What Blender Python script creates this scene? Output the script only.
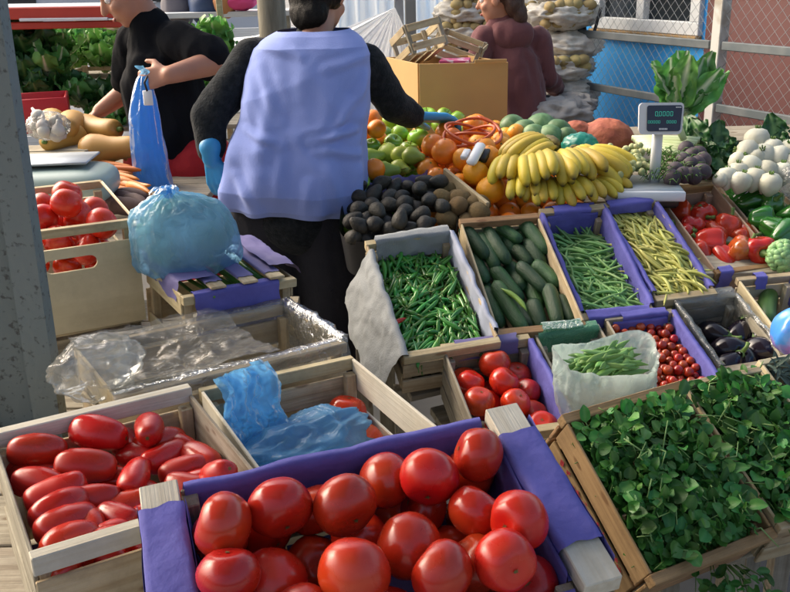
import bpy, bmesh, math, random
import numpy as np
from mathutils import Matrix, Vector, noise

# ---------------------------------------------------------------- camera, world, sun, exposure
scene = bpy.context.scene
for _o in list(bpy.data.objects): bpy.data.objects.remove(_o)
PW, PH, FOC = 790.0, 592.0, 900.0
PITCH, ROLL, CAMH = math.radians(20.0), math.radians(1.5), 1.6
_f = Vector((0, math.cos(PITCH), -math.sin(PITCH))); _r = Vector((1, 0, 0)); _u = _r.cross(_f)
CR = math.cos(ROLL)*_r - math.sin(ROLL)*_u
CU = math.sin(ROLL)*_r + math.cos(ROLL)*_u
CF = _f; CC = Vector((0, 0, CAMH))
cam = bpy.data.cameras.new('camera'); cam_o = bpy.data.objects.new('camera', cam)
scene.collection.objects.link(cam_o)
cam.sensor_width = 36.0; cam.lens = FOC/PW*36.0; cam.clip_start = 0.02; cam.clip_end = 2000
cam_o.matrix_world = Matrix(((CR.x, CU.x, -CF.x, CC.x), (CR.y, CU.y, -CF.y, CC.y), (CR.z, CU.z, -CF.z, CC.z), (0, 0, 0, 1)))
scene.camera = cam_o
SUN_EL, SUN_AZ = math.radians(35), math.radians(-60)      # azimuth measured from +Y towards +X
world = bpy.data.worlds.new('World'); scene.world = world; world.use_nodes = True
_nt = world.node_tree; _nt.nodes.clear()
_sky = _nt.nodes.new('ShaderNodeTexSky'); _sky.sky_type = 'NISHITA'; _sky.sun_disc = False
_sky.sun_elevation = SUN_EL; _sky.sun_rotation = SUN_AZ
_sky.air_density = 1.0; _sky.dust_density = 10.0; _sky.ozone_density = 1.2
_bg = _nt.nodes.new('ShaderNodeBackground'); _bg.inputs[1].default_value = 0.15
_out = _nt.nodes.new('ShaderNodeOutputWorld')
_nt.links.new(_sky.outputs[0], _bg.inputs[0]); _nt.links.new(_bg.outputs[0], _out.inputs[0])
sun = bpy.data.lights.new('sun', 'SUN'); sun.energy = 0.9; sun.angle = math.radians(75); sun.color = (1.0, 0.95, 0.86)
sun_o = bpy.data.objects.new('sun', sun); scene.collection.objects.link(sun_o)
_d = Vector((math.sin(SUN_AZ)*math.cos(SUN_EL), math.cos(SUN_AZ)*math.cos(SUN_EL), math.sin(SUN_EL)))
sun_o.rotation_euler = _d.to_track_quat('Z', 'Y').to_euler()
vs = scene.view_settings; vs.view_transform = 'Standard'; vs.look = 'None'; vs.gamma = 1.0; vs.use_curve_mapping = False
vs.exposure = 1.1
scene.cycles.max_bounces = 10; scene.cycles.transparent_max_bounces = 12
scene.cycles.sample_clamp_indirect = 4.0
scene.cycles.use_denoising = True

# ---------------------------------------------------------------- helpers: projection
def ray(x, y): return CF + CR*((x-PW/2)/FOC) + CU*((PH/2-y)/FOC)
def at_y(x, y, Y): d = ray(x, y); return CC + d*(Y/d.y)
def at_z(x, y, z): d = ray(x, y); return CC + d*((z-CAMH)/d.z)
def on_plane(x, y, p, n): d = ray(x, y); return CC + d*((p-CC).dot(n)/d.dot(n))
def proj(p):
    d = Vector(p)-CC; z = d.dot(CF)
    return (PW/2+FOC*d.dot(CR)/z, PH/2-FOC*d.dot(CU)/z)

# ---------------------------------------------------------------- helpers: objects
COL = scene.collection
def link(name, me=None, parent=None, mw=None):
    o = bpy.data.objects.new(name, me); COL.objects.link(o)
    if parent is not None: o.parent = parent
    if mw is not None: o.matrix_basis = mw
    return o
def tag(o, label=None, cat=None, group=None, kind=None):
    if label: o['label'] = label
    if cat: o['category'] = cat
    if group: o['group'] = group
    if kind: o['kind'] = kind
    return o
def T(x, y=None, z=None): return Matrix.Translation(Vector(x) if y is None else Vector((x, y, z)))
def Rx(a): return Matrix.Rotation(a, 4, 'X')
def Ry(a): return Matrix.Rotation(a, 4, 'Y')
def Rz(a): return Matrix.Rotation(a, 4, 'Z')
def S(x, y, z): return Matrix.Diagonal((x, y, z, 1))
def basis(x, y, z, o=(0, 0, 0)):
    return Matrix(((x[0], y[0], z[0], o[0]), (x[1], y[1], z[1], o[1]), (x[2], y[2], z[2], o[2]), (0, 0, 0, 1)))
def along(p0, p1, up=(0, 0, 1)):
    """frame at the middle of p0-p1, local X along it, local Z near up"""
    p0, p1 = Vector(p0), Vector(p1); x = (p1-p0).normalized(); u = Vector(up)
    y = u.cross(x)
    if y.length < 1e-5: y = Vector((0, 1, 0)).cross(x)
    y.normalize(); z = x.cross(y)
    return basis(x, y, z, (p0+p1)/2)
def rnd(a, b): return random.uniform(a, b)
class MB:
    def __init__(self): self.v, self.f, self.m, self.c = [], [], [], []
    def add(self, V, F, mat=0, val=0.0, M=None):
        k = len(self.v)
        V = np.asarray(V, float).reshape(-1, 3)
        if M is not None:
            A = np.array(M); V = V @ A[:3, :3].T + A[:3, 3]
        self.v.extend(V.tolist()); self.f.extend([tuple(i+k for i in q) for q in F]); self.m.extend([mat]*len(F))
        self.c.extend((np.zeros(len(V))+val).tolist()); return self
    def mesh(self, name, mats, smooth=True):
        me = bpy.data.meshes.new(name); me.from_pydata(self.v, [], self.f)
        for m in (mats if isinstance(mats, (list, tuple)) else [mats]): me.materials.append(m)
        me.polygons.foreach_set('material_index', self.m)
        me.polygons.foreach_set('use_smooth', [smooth]*len(self.f))
        if any(self.c):
            a = me.color_attributes.new('val', 'FLOAT_COLOR', 'POINT')
            a.data.foreach_set('color', np.repeat(np.array(self.c, np.float32), 4))
        me.update(); return me
def grid(fn, nu, nv, wrap_u=False):
    V = [fn(i/(nu if wrap_u else nu-1), j/(nv-1)) for j in range(nv) for i in range(nu)]
    F = []
    for j in range(nv-1):
        for i in range(nu if wrap_u else nu-1):
            a = j*nu+i; b = j*nu+(i+1) % nu; F.append((a, b, b+nu, a+nu))
    return V, F
def lathe(prof, n, mod=None):
    """prof: list of (r, z) from bottom to top, ends closed by poles"""
    V = []; F = []
    for j, (r, z) in enumerate(prof):
        for i in range(n):
            th = 2*math.pi*i/n; k = mod(th, j/(len(prof)-1)) if mod else 1.0
            V.append((r*k*math.cos(th), r*k*math.sin(th), z))
    for j in range(len(prof)-1):
        for i in range(n): F.append((j*n+i, j*n+(i+1) % n, (j+1)*n+(i+1) % n, (j+1)*n+i))
    b = len(V); V.append((0, 0, prof[0][1])); t = len(V); V.append((0, 0, prof[-1][1]))
    for i in range(n):
        F.append((b, (i+1) % n, i)); F.append((t, (len(prof)-1)*n+i, (len(prof)-1)*n+(i+1) % n))
    return V, F
def tube(P, R, n=8, cap=True, flat=1.0):
    P = [Vector(p) for p in P]; R = R if isinstance(R, (list, tuple)) else [R]*len(P)
    V = []; F = []; t = (P[1]-P[0]).normalized()
    nrm = t.orthogonal().normalized()
    for k, p in enumerate(P):
        if 0 < k < len(P)-1: t2 = (P[k+1]-P[k-1]).normalized()
        elif k == 0: t2 = (P[1]-P[0]).normalized()
        else: t2 = (P[k]-P[k-1]).normalized()
        nrm = (nrm - t2*nrm.dot(t2)); nrm.normalize(); b = t2.cross(nrm)
        for i in range(n):
            a = 2*math.pi*i/n; V.append(p+nrm*(R[k]*math.cos(a))+b*(R[k]*flat*math.sin(a)))
    for k in range(len(P)-1):
        for i in range(n): F.append((k*n+i, k*n+(i+1) % n, (k+1)*n+(i+1) % n, (k+1)*n+i))
    if cap: F.append(tuple(range(n))[::-1]); F.append(tuple((len(P)-1)*n+i for i in range(n)))
    return V, F
_boxc = {}
def boxvf(sx, sy, sz, bev=0.0):
    key = (round(sx, 4), round(sy, 4), round(sz, 4), round(bev, 4))
    if key in _boxc: return _boxc[key]
    bm = bmesh.new(); bmesh.ops.create_cube(bm, size=1.0)
    for v in bm.verts: v.co = Vector((v.co.x*sx, v.co.y*sy, v.co.z*sz))
    if bev > 0: bmesh.ops.bevel(bm, geom=list(bm.edges), offset=bev, segments=1, affect='EDGES')
    V = [tuple(v.co) for v in bm.verts]; bm.verts.index_update(); F = [tuple(v.index for v in f.verts) for f in bm.faces]; bm.free()
    _boxc[key] = (V, F); return V, F
_slatc = {}
def slat_mesh(sx, sy, sz, m, bev):
    key = (round(sx, 3), round(sy, 3), round(sz, 3), m.name, bev)
    if key not in _slatc: _slatc[key] = MB().add(*boxvf(sx, sy, sz, bev)).mesh('board', m, smooth=False)
    return _slatc[key]
def board(name, parent, p0, p1, wid, thk, m, up=(0, 0, 1), bev=0.0015):
    """a sawn board from p0 to p1, wid across, thk along up; its length runs along its own X for the grain"""
    L = (Vector(p1)-Vector(p0)).length
    return link(name, slat_mesh(L, wid, thk, m, bev), parent, along(p0, p1, up))
def fbm(p, s, o=3): return noise.fractal(Vector(p)*s, 1.0, 2.0, o, noise_basis='PERLIN_ORIGINAL')
def ridged(p, s): return 1-2*abs(noise.noise(Vector(p)*s))
def uvsphere(nu, nv):
    V, F = lathe([(math.sin(math.pi*(j+.5)/nv), -math.cos(math.pi*(j+.5)/nv)) for j in range(nv)], nu)
    return V, F
ORD = ['first', 'second', 'third', 'fourth', 'fifth', 'sixth', 'seventh', 'eighth', 'ninth', 'tenth', 'eleventh', 'twelfth']
def rows_label(items, phrase, rownames, cut):
    """items: objects; label each with its row (front/back...) and place from the left; cut: list of picture heights between rows"""
    rows = [[] for _ in range(len(cut)+1)]
    bpy.context.view_layer.update()
    for o in items:
        x, y = proj(o.matrix_world.translation); k = sum(y > c for c in cut); rows[k].append((x, o))
    for k, r in enumerate(rows):
        r.sort(key=lambda q: q[0])
        for i, (x, o) in enumerate(r):
            o['label'] = '%s, %s row, %s from left' % (phrase, rownames[k], ORD[min(i, 11)])

# ---------------------------------------------------------------- materials
def mat(name, col, rough=0.5, var=0.0, hue=0.0, col2=None, nscale=8.0, namt=1.0, contrast=(.35, .65), bump=0.0, bscale=60.0, stretch=None, spec=0.5, coat=0.0,
        sss=0.0, valcol=None, sheen=0.0, metal=0.0, trans=0.0, coat_r=.1, rvar=0.0, stain=0.0, knots=False):
    m = bpy.data.materials.new(name); m.use_nodes = True; nt = m.node_tree; N = nt.nodes; L = nt.links
    b = N['Principled BSDF']; b.inputs['Roughness'].default_value = rough; b.inputs['Specular IOR Level'].default_value = spec
    b.inputs['Metallic'].default_value = metal
    if coat: b.inputs['Coat Weight'].default_value = coat; b.inputs['Coat Roughness'].default_value = coat_r
    if sheen: b.inputs['Sheen Weight'].default_value = sheen
    if sss:
        b.inputs['Subsurface Weight'].default_value = sss; b.inputs['Subsurface Radius'].default_value = (1, .35, .2); b.inputs['Subsurface Scale'].default_value = .006
    tc = N.new('ShaderNodeTexCoord'); oi = N.new('ShaderNodeObjectInfo')
    mp = N.new('ShaderNodeMapping'); L.new(tc.outputs['Object'], mp.inputs[0])
    if stretch: mp.inputs['Scale'].default_value = stretch
    off = N.new('ShaderNodeVectorMath'); off.operation = 'SCALE'; off.inputs[0].default_value = (7.3, 3.1, 5.7); L.new(oi.outputs['Random'], off.inputs['Scale'])
    L.new(off.outputs[0], mp.inputs['Location'])
    c = N.new('ShaderNodeRGB'); c.outputs[0].default_value = (*col, 1); out = c.outputs[0]
    if col2 is not None:
        nz = N.new('ShaderNodeTexNoise'); nz.inputs['Scale'].default_value = nscale; nz.inputs['Detail'].default_value = 5; L.new(mp.outputs[0], nz.inputs['Vector'])
        rp = N.new('ShaderNodeMapRange'); rp.inputs[1].default_value, rp.inputs[2].default_value = contrast; rp.inputs[4].default_value = namt; L.new(nz.outputs[0], rp.inputs[0])
        mx = N.new('ShaderNodeMix'); mx.data_type = 'RGBA'; L.new(rp.outputs[0], mx.inputs[0]); L.new(out, mx.inputs[6]); mx.inputs[7].default_value = (*col2, 1); out = mx.outputs[2]
    if stain:
        sn = N.new('ShaderNodeTexNoise'); sn.inputs['Scale'].default_value = 9.0; sn.inputs['Detail'].default_value = 6; sn.inputs['Roughness'].default_value = .7
        o2 = N.new('ShaderNodeVectorMath'); o2.operation = 'ADD'; L.new(tc.outputs['Object'], o2.inputs[0]); L.new(off.outputs[0], o2.inputs[1]); L.new(o2.outputs[0], sn.inputs['Vector'])
        sr = N.new('ShaderNodeMapRange'); sr.inputs[1].default_value = .42; sr.inputs[2].default_value = .72; sr.inputs[4].default_value = stain; L.new(sn.outputs[0], sr.inputs[0])
        mx = N.new('ShaderNodeMix'); mx.data_type = 'RGBA'; L.new(sr.outputs[0], mx.inputs[0]); L.new(out, mx.inputs[6]); mx.inputs[7].default_value = (col[0]*.28, col[1]*.26, col[2]*.24, 1); out = mx.outputs[2]
    if knots:
        vo = N.new('ShaderNodeTexVoronoi'); vo.inputs['Scale'].default_value = 1.0; m4 = N.new('ShaderNodeMapping'); m4.inputs['Scale'].default_value = (9, 26, 26); L.new(off.outputs[0], m4.inputs['Location']); L.new(tc.outputs['Object'], m4.inputs[0]); L.new(m4.outputs[0], vo.inputs['Vector'])
        kr = N.new('ShaderNodeMapRange'); kr.inputs[1].default_value = .16; kr.inputs[2].default_value = .10; kr.inputs[4].default_value = .75; L.new(vo.outputs['Distance'], kr.inputs[0])
        mx = N.new('ShaderNodeMix'); mx.data_type = 'RGBA'; L.new(kr.outputs[0], mx.inputs[0]); L.new(out, mx.inputs[6]); mx.inputs[7].default_value = (col[0]*.35, col[1]*.24, col[2]*.18, 1); out = mx.outputs[2]
    if rvar:
        rn = N.new('ShaderNodeTexNoise'); rn.inputs['Scale'].default_value = 22.0; rn.inputs['Detail'].default_value = 5; L.new(mp.outputs[0], rn.inputs['Vector'])
        r3 = N.new('ShaderNodeMapRange'); r3.inputs[1].default_value = .35; r3.inputs[2].default_value = .7; r3.inputs[3].default_value = max(.05, rough-rvar*.5); r3.inputs[4].default_value = rough+rvar; L.new(rn.outputs[0], r3.inputs[0]); L.new(r3.outputs[0], b.inputs['Roughness'])
    if valcol is not None:
        at = N.new('ShaderNodeAttribute'); at.attribute_name = 'val'
        mx = N.new('ShaderNodeMix'); mx.data_type = 'RGBA'; L.new(at.outputs['Fac'], mx.inputs[0]); L.new(out, mx.inputs[6]); mx.inputs[7].default_value = (*valcol, 1); out = mx.outputs[2]
    if var or hue:
        hs = N.new('ShaderNodeHueSaturation'); L.new(out, hs.inputs['Color'])
        r1 = N.new('ShaderNodeMapRange'); r1.inputs[3].default_value, r1.inputs[4].default_value = 1-var, 1+var; L.new(oi.outputs['Random'], r1.inputs[0]); L.new(r1.outputs[0], hs.inputs['Value'])
        if hue:
            m2 = N.new('ShaderNodeMath'); m2.operation = 'MULTIPLY'; m2.inputs[1].default_value = 7.77; L.new(oi.outputs['Random'], m2.inputs[0])
            m3 = N.new('ShaderNodeMath'); m3.operation = 'FRACT'; L.new(m2.outputs[0], m3.inputs[0])
            r2 = N.new('ShaderNodeMapRange'); r2.inputs[3].default_value, r2.inputs[4].default_value = .5-hue*.25, .5+hue*1.6; L.new(m3.outputs[0], r2.inputs[0]); L.new(r2.outputs[0], hs.inputs['Hue'])
        out = hs.outputs[0]
    L.new(out, b.inputs['Base Color'])
    if trans:
        tr = N.new('ShaderNodeBsdfTranslucent'); L.new(out, tr.inputs[0]); ms = N.new('ShaderNodeMixShader'); ms.inputs[0].default_value = trans
        L.new(b.outputs[0], ms.inputs[1]); L.new(tr.outputs[0], ms.inputs[2]); L.new(ms.outputs[0], N['Material Output'].inputs[0])
    if bump:
        bz = N.new('ShaderNodeTexNoise'); bz.inputs['Scale'].default_value = bscale; bz.inputs['Detail'].default_value = 4; L.new(mp.outputs[0], bz.inputs['Vector'])
        bp = N.new('ShaderNodeBump'); bp.inputs['Strength'].default_value = bump; bp.inputs['Distance'].default_value = .004; L.new(bz.outputs[0], bp.inputs['Height']); L.new(bp.outputs[0], b.inputs['Normal'])
    return m
def plastic(name, col, clear=.3, rough=.22, gloss=.1, crinkle=.5, cscale=30, trl=.5):
    """thin film: part see-through, part milky, with a glossy skin"""
    m = bpy.data.materials.new(name); m.use_nodes = True; nt = m.node_tree; N = nt.nodes; L = nt.links; N.remove(N['Principled BSDF'])
    tc = N.new('ShaderNodeTexCoord'); nz = N.new('ShaderNodeTexNoise'); nz.inputs['Scale'].default_value = cscale; nz.inputs['Detail'].default_value = 3; nz.inputs['Distortion'].default_value = 1.5
    L.new(tc.outputs['Object'], nz.inputs['Vector'])
    bp = N.new('ShaderNodeBump'); bp.inputs['Strength'].default_value = crinkle; bp.inputs['Distance'].default_value = .008; L.new(nz.outputs[0], bp.inputs['Height'])
    tp = N.new('ShaderNodeBsdfTransparent'); tp.inputs[0].default_value = (*[c**.5 for c in col], 1)
    df = N.new('ShaderNodeBsdfDiffuse'); df.inputs[0].default_value = (*col, 1); tr = N.new('ShaderNodeBsdfTranslucent'); tr.inputs[0].default_value = (*col, 1)
    gl = N.new('ShaderNodeBsdfGlossy'); gl.inputs['Roughness'].default_value = rough
    for s in (df, tr, gl): L.new(bp.outputs[0], s.inputs['Normal'])
    a = N.new('ShaderNodeMixShader'); a.inputs[0].default_value = trl; L.new(df.outputs[0], a.inputs[1]); L.new(tr.outputs[0], a.inputs[2])
    b = N.new('ShaderNodeMixShader'); b.inputs[0].default_value = clear; L.new(a.outputs[0], b.inputs[1]); L.new(tp.outputs[0], b.inputs[2])
    lw = N.new('ShaderNodeLayerWeight'); lw.inputs[0].default_value = .25; L.new(bp.outputs[0], lw.inputs['Normal'])
    mr = N.new('ShaderNodeMapRange'); mr.inputs[3].default_value = gloss; mr.inputs[4].default_value = min(1, gloss+.5); L.new(lw.outputs['Fresnel'], mr.inputs[0])
    c = N.new('ShaderNodeMixShader'); L.new(mr.outputs[0], c.inputs[0]); L.new(b.outputs[0], c.inputs[1]); L.new(gl.outputs[0], c.inputs[2])
    L.new(c.outputs[0], N['Material Output'].inputs[0]); return m
GR = (1.2, 30, 30)
W_PALE = mat('wood pale', (.52, .42, .27), .75, .14, .01, (.36, .25, .13), 3.0, .8, (.38, .72), .35, 9, GR, stain=.6, knots=True)
W_GREY = mat('wood weathered', (.40, .36, .28), .85, .16, .008, (.21, .17, .12), 3.0, .85, (.35, .7), .5, 9, GR, stain=.6, knots=True)
W_TAN = mat('wood tan', (.40, .24, .115), .8, .14, .01, (.22, .12, .055), 3.0, .8, (.38, .7), .4, 9, GR, stain=.6, knots=True)
W_WHITE = mat('whitish poplar', (.62, .58, .48), .75, .08, .005, (.50, .43, .31), 3.0, .6, (.4, .7), .3, 9, GR, stain=.35)
W_PINK = mat('wood pinkish ply', (.50, .36, .26), .75, .08, .006, (.38, .25, .17), 2.0, .7, (.4, .7), .2, 9, GR, stain=.3)
W_PLY = mat('poplar plywood', (.62, .53, .36), .7, .05, .005, (.46, .37, .22), 1.6, .75, (.42, .68), .15, 7, (1.0, 9, 9), stain=.3)
PAPER = mat('purple paper', (.14, .138, .46), .75, .05, 0, (.095, .092, .35), 8, .9, (.35, .7), .7, 40, None, .25, stain=.28)
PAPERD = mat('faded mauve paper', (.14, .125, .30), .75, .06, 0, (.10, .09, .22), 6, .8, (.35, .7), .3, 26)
CARD = mat('cardboard', (.50, .31, .12), .8, .02, 0, (.44, .26, .10), 4, .6, (.4, .65), .12, 40)
CONC = mat('concrete', (.28, .28, .27), .85, 0, 0, (.13, .13, .125), 1.4, .8, (.35, .7), .3, 30)
STEEL = mat('galvanised steel', (.42, .45, .47), .45, .05, 0, (.30, .33, .35), 9, .8, (.35, .65), .1, 40, None, .5, 0, 0, None, 0, .7)
BLACKP = mat('black rubber', (.015, .015, .017), .5)
WHITEP = mat('white plastic', (.72, .75, .78), .35, .02, 0, (.60, .63, .66), 7, .4, (.45, .7), .05, 60)
TOM = mat('tomato skin', (.52, .014, .009), .23, .18, .005, (.58, .055, .012), 12, .8, (.46, .76), .05, 50, None, .55, .0, .12, rvar=.12)
SCAR = mat('stem scar', (.20, .10, .03), .8, .1, 0, (.08, .10, .02), 90)
ROMA = mat('roma skin', (.44, .009, .008), .26, .2, .003, (.50, .035, .012), 16, .7, (.48, .78), .06, 50, None, .5, .0, .1, rvar=.2)
STEMG = mat('green stem', (.13, .22, .04), .6, .1, .01, (.08, .14, .03), 40)
# ---------------------------------------------------------------- ground
g = link('ground', MB().add(*grid(lambda u, v: ((u-.5)*160, (v-.5)*160, 0), 9, 9)).mesh('ground', CONC)); tag(g, kind='structure')

# ---------------------------------------------------------------- crates
class Frame:
    def __init__(s, M, h=0.0): s.M, s.h = M, h; s.inv = M.inverted(); s.n = (M.to_3x3() @ Vector((0, 0, 1)))
    def px(s, x, y, d):
        """local point under picture point at depth d below the rim"""
        p = s.M @ Vector((0, 0, s.h-d)); return s.inv @ on_plane(x, y, p, s.n)
    def w(s, x, y, d): return s.M @ Vector((x, y, s.h-d))
def frame(pos, yaw, tilt, roll, h):
    return Frame(T(pos) @ Rz(math.radians(yaw)) @ Rx(math.radians(tilt)) @ Ry(math.radians(roll)) @ T(0, 0, -h), h)
def crate(label, pos, yaw, tilt, roll, w, l, h, m, barm=None, bar=(.018, .022), n_side=2, n_end=2, drop=.0, fill=.78, end_top=True, name='produce_crate', group='wooden produce crates', sidem=None, post=True):
    c = frame(pos, yaw, tilt, roll, h); c.wid, c.len = w, l
    e = link(name, None, None, c.M); tag(e, label, 'crate', group); c.e = e
    barm = barm or m; sidem = sidem or m
    pw = .02
    for sx in (-1, 1):
        for sy in (-1, 1):
            x, y = sx*(w/2-.007-pw/2), sy*(l/2-bar[0]-pw/2-.001)
            board('corner_post', e, (x, y, .002), (x, y, h-bar[1]-.001 if end_top else h-drop), pw, pw, m, (1, 0, 0))
    for sy in (-1, 1):
        y = sy*(l/2-bar[0]/2)
        if end_top: board('end_bar', e, (-w/2, y, h-bar[1]/2), (w/2, y, h-bar[1]/2), bar[0], bar[1], barm)
        hh = h-(bar[1]+.004 if end_top else drop); bh = hh*fill/n_end
        for k in range(n_end):
            z = (k+.5)*hh/n_end
            board('end_slat', e, (-w/2+.001, y, z), (w/2-.001, y, z), .007, bh, m)
    for sx in (-1, 1):
        x = sx*(w/2-.0035); hh = h-drop; bh = hh*fill/n_side
        for k in range(n_side):
            z = hh-(n_side-1-k+.5)*hh/n_side + (hh*(1-fill)/n_side/2 if k == n_side-1 else 0)
            board('side_slat', e, (x, -l/2+bar[0]+.001, z), (x, l/2-bar[0]-.001, z), .006, bh, sidem)
    nb = 3
    for k in range(nb):
        x = (k-(nb-1)/2)*(w-.02)/nb
        board('floor_slat', e, (x, -l/2+.03, .003), (x, l/2-.03, .003), (w-.02)/nb*.86, .005, m)
    return c
def sheet(name, parent, prof, axis, a0, a1, m, amp=.003, seed=0, nu=26, nv=16, ragged=0.0):
    """a sheet of paper or film that follows a profile (across, z) and runs from a0 to a1 along 'x' or 'y'"""
    P = [Vector((p[0], p[1], 0)) for p in prof]; L = [0]
    for i in range(1, len(P)): L.append(L[-1]+(P[i]-P[i-1]).length)
    def ev(t):
        d = t*L[-1]
        for i in range(1, len(P)):
            if d <= L[i]+1e-9: return P[i-1].lerp(P[i], (d-L[i-1])/max(1e-9, L[i]-L[i-1]))
        return P[-1]
    ts = []                                   # sample rows so that every crease of the profile is hit
    for i in range(1, len(P)):
        k = max(1, int(round(nv*(L[i]-L[i-1])/L[-1])))
        for q in range(k): ts.append((L[i-1]+(L[i]-L[i-1])*q/k)/L[-1])
    ts.append(1.0); n = len(ts)
    def fn(u, v):
        vv = ts[int(round(v*(n-1)))]
        if ragged: vv = vv*(1-ragged*(.5+.5*noise.noise(Vector((u*9+seed, .3, seed)))))
        p = ev(vv); a = a0+(a1-a0)*u+(.006*noise.noise(Vector((vv*7, seed, u*3))) if u in (0.0, 1.0) else 0)
        q = (a*7+seed, p.x*9, p.y*9)
        n1 = fbm(q, 2.2)*amp+ridged(q, 4.1)*amp*.35; n2 = fbm((q[0]+5, q[1]+3, q[2]), 2.2)*amp
        return (a, p.x+n1, p.y+n2*.6+amp*.5) if axis == 'x' else (p.x+n1, a, p.y+n2*.6+amp*.5)
    nv = n
    return link(name, MB().add(*grid(fn, nu, nv)).mesh(name, m), parent)
def settle(P, R, lo, hi, it=120, fix=0.15, grav=.0006):
    P = np.array(P, float); R = np.array(R, float); P0 = P.copy(); n = len(P)
    for k in range(it):
        P[:, 2] -= grav
        P[:, :2] += (P0[:, :2]-P[:, :2])*fix*.2
        d = P[:, None]-P[None]; dist = np.linalg.norm(d, axis=2)+np.eye(n); need = (R[:, None]+R[None])*.97
        ov = np.clip(need-dist, 0, None); np.fill_diagonal(ov, 0)
        P += (d/dist[..., None]*ov[..., None]).sum(1)*.35
        P = np.clip(P, np.array(lo)+R[:, None], np.array(hi)-R[:, None]*np.array((1, 1, 0)))
    return P

cA = crate('big crate of large round tomatoes with purple paper over its bars, nearest the camera', (-.037, .888, .990), 16.3+90, -3.5, -16.6, .290, .499, .165, W_GREY, barm=W_WHITE, bar=(.046, .024), drop=.02, n_side=1, fill=.95)
cB = crate('pale crate of plum tomatoes at the lower left corner', (-.394, 1.132, .956), 29.7, .8, .4, .31, .366, .21, W_PALE, barm=W_WHITE, bar=(.02, .026), n_side=2, n_end=2, drop=.012, sidem=W_GREY)
cC = crate('half-empty crate holding a crumpled blue plastic bag', (-.144, 1.380, .898), 26.1, -1.3, .2, .303, .37, .16, W_PALE, bar=(.018, .024), n_side=2, n_end=2, fill=.74, sidem=W_WHITE)
cD = crate('wide crate wrapped in clear plastic film behind the blue bag', (-.375, 1.672, .898), 31.7, -1, 1, .466, .298, .16, W_PALE, bar=(.018, .022))
cE = crate('purple-papered crate with open slats on top under the knotted blue bag', (-.415, 2.015, .945), 31.2, 2, 2, .27, .29, .2, W_PALE, bar=(.02, .02), n_end=1, fill=.5, end_top=True)
cF = crate('deep plywood crate of tomatoes with a handle slot beside the grey pillar', (-.818, 2.142, 1.079), 27.2, 2.4, .7, .289, .409, .25, W_PALE, bar=(.018, .02), n_side=3, n_end=1, fill=.0001, sidem=W_PLY)
cG = crate('crate of small green chillies lined with grey cloth', (.084, 2.081, .860), 14, 24, -3.4, .232, .420, .14, W_PALE, bar=(.02, .024))
cH = crate('crate of dark green cucumbers between the chillies and the green beans', (.319, 2.179, .870), 9.1, 24.4, -.5, .222, .438, .14, W_PALE, barm=W_TAN, bar=(.022, .022))
cI = crate('purple-lined crate of green beans between cucumbers and yellow beans', (.527, 2.261, .870), 7.5, 24.5, -1.6, .187, .437, .15, W_PALE, bar=(.024, .026))
cJ = crate('narrow purple-lined crate of yellow wax beans', (.705, 2.321, .880), 10.6, 22.6, -2.3, .165, .418, .14, W_PALE, bar=(.022, .024))
cK = crate('pinkish plywood crate of red bell peppers', (.918, 2.478, .889), 13.6, 23.1, -.9, .198, .396, .15, W_PINK, barm=W_TAN, bar=(.018, .024), n_side=1, n_end=1, fill=.96)
cL = crate('crate of green bell peppers right of the red peppers', (1.123, 2.564, .889), 10.5, 19.9, -1, .183, .401, .14, W_PINK, barm=W_PALE, bar=(.018, .022), n_side=1, n_end=1, fill=.96)
cM = crate('slatted crate of round tomatoes below the chillies', (.237, 1.794, .738), 10.2, 13.2, -1.5, .214, .336, .15, W_GREY, barm=W_PALE, bar=(.022, .024), n_side=3, fill=.84)
cP = crate('crate with green net over its bar under the white bag', (.434, 1.856, .738), 9.1, 14.1, -2.6, .165, .318, .15, W_GREY, bar=(.02, .024))
cN = crate('purple-lined crate of cherry tomatoes', (.618, 1.928, .748), 7.2, 14.1, -2.8, .175, .308, .13, W_GREY, bar=(.02, .024))
cO = crate('plastic-lined crate of dark aubergines', (.813, 2.036, .748), 11, 19.2, -3.1, .170, .270, .13, W_GREY, bar=(.02, .022))
cQ = crate('tan crate heaped with watercress in front of the white bag', (.491, 1.430, .719), 26.2, 35.5, -.9, .284, .337, .13, W_TAN, bar=(.02, .024), n_side=2, fill=.88)
cR = crate('crate of watercress at the right edge behind the tan front crate', (.722, 1.545, .717), 17.7, 25, -1.4, .189, .353, .13, W_PALE, bar=(.014, .02), n_side=1, fill=.9)
cS = crate('crate of grey-green herbs with a slot at the right edge', (.893, 1.630, .716), 18.3, 27, -.7, .150, .350, .12, W_PLY, bar=(.014, .03), n_side=1, n_end=1, fill=.95)
cT = crate('small crate with purple tape holding one green courgette at right edge', (.985, 2.080, .778), 5.6, 15.8, -2.3, .153, .318, .12, W_PLY, barm=W_PALE, bar=(.018, .02))

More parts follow.
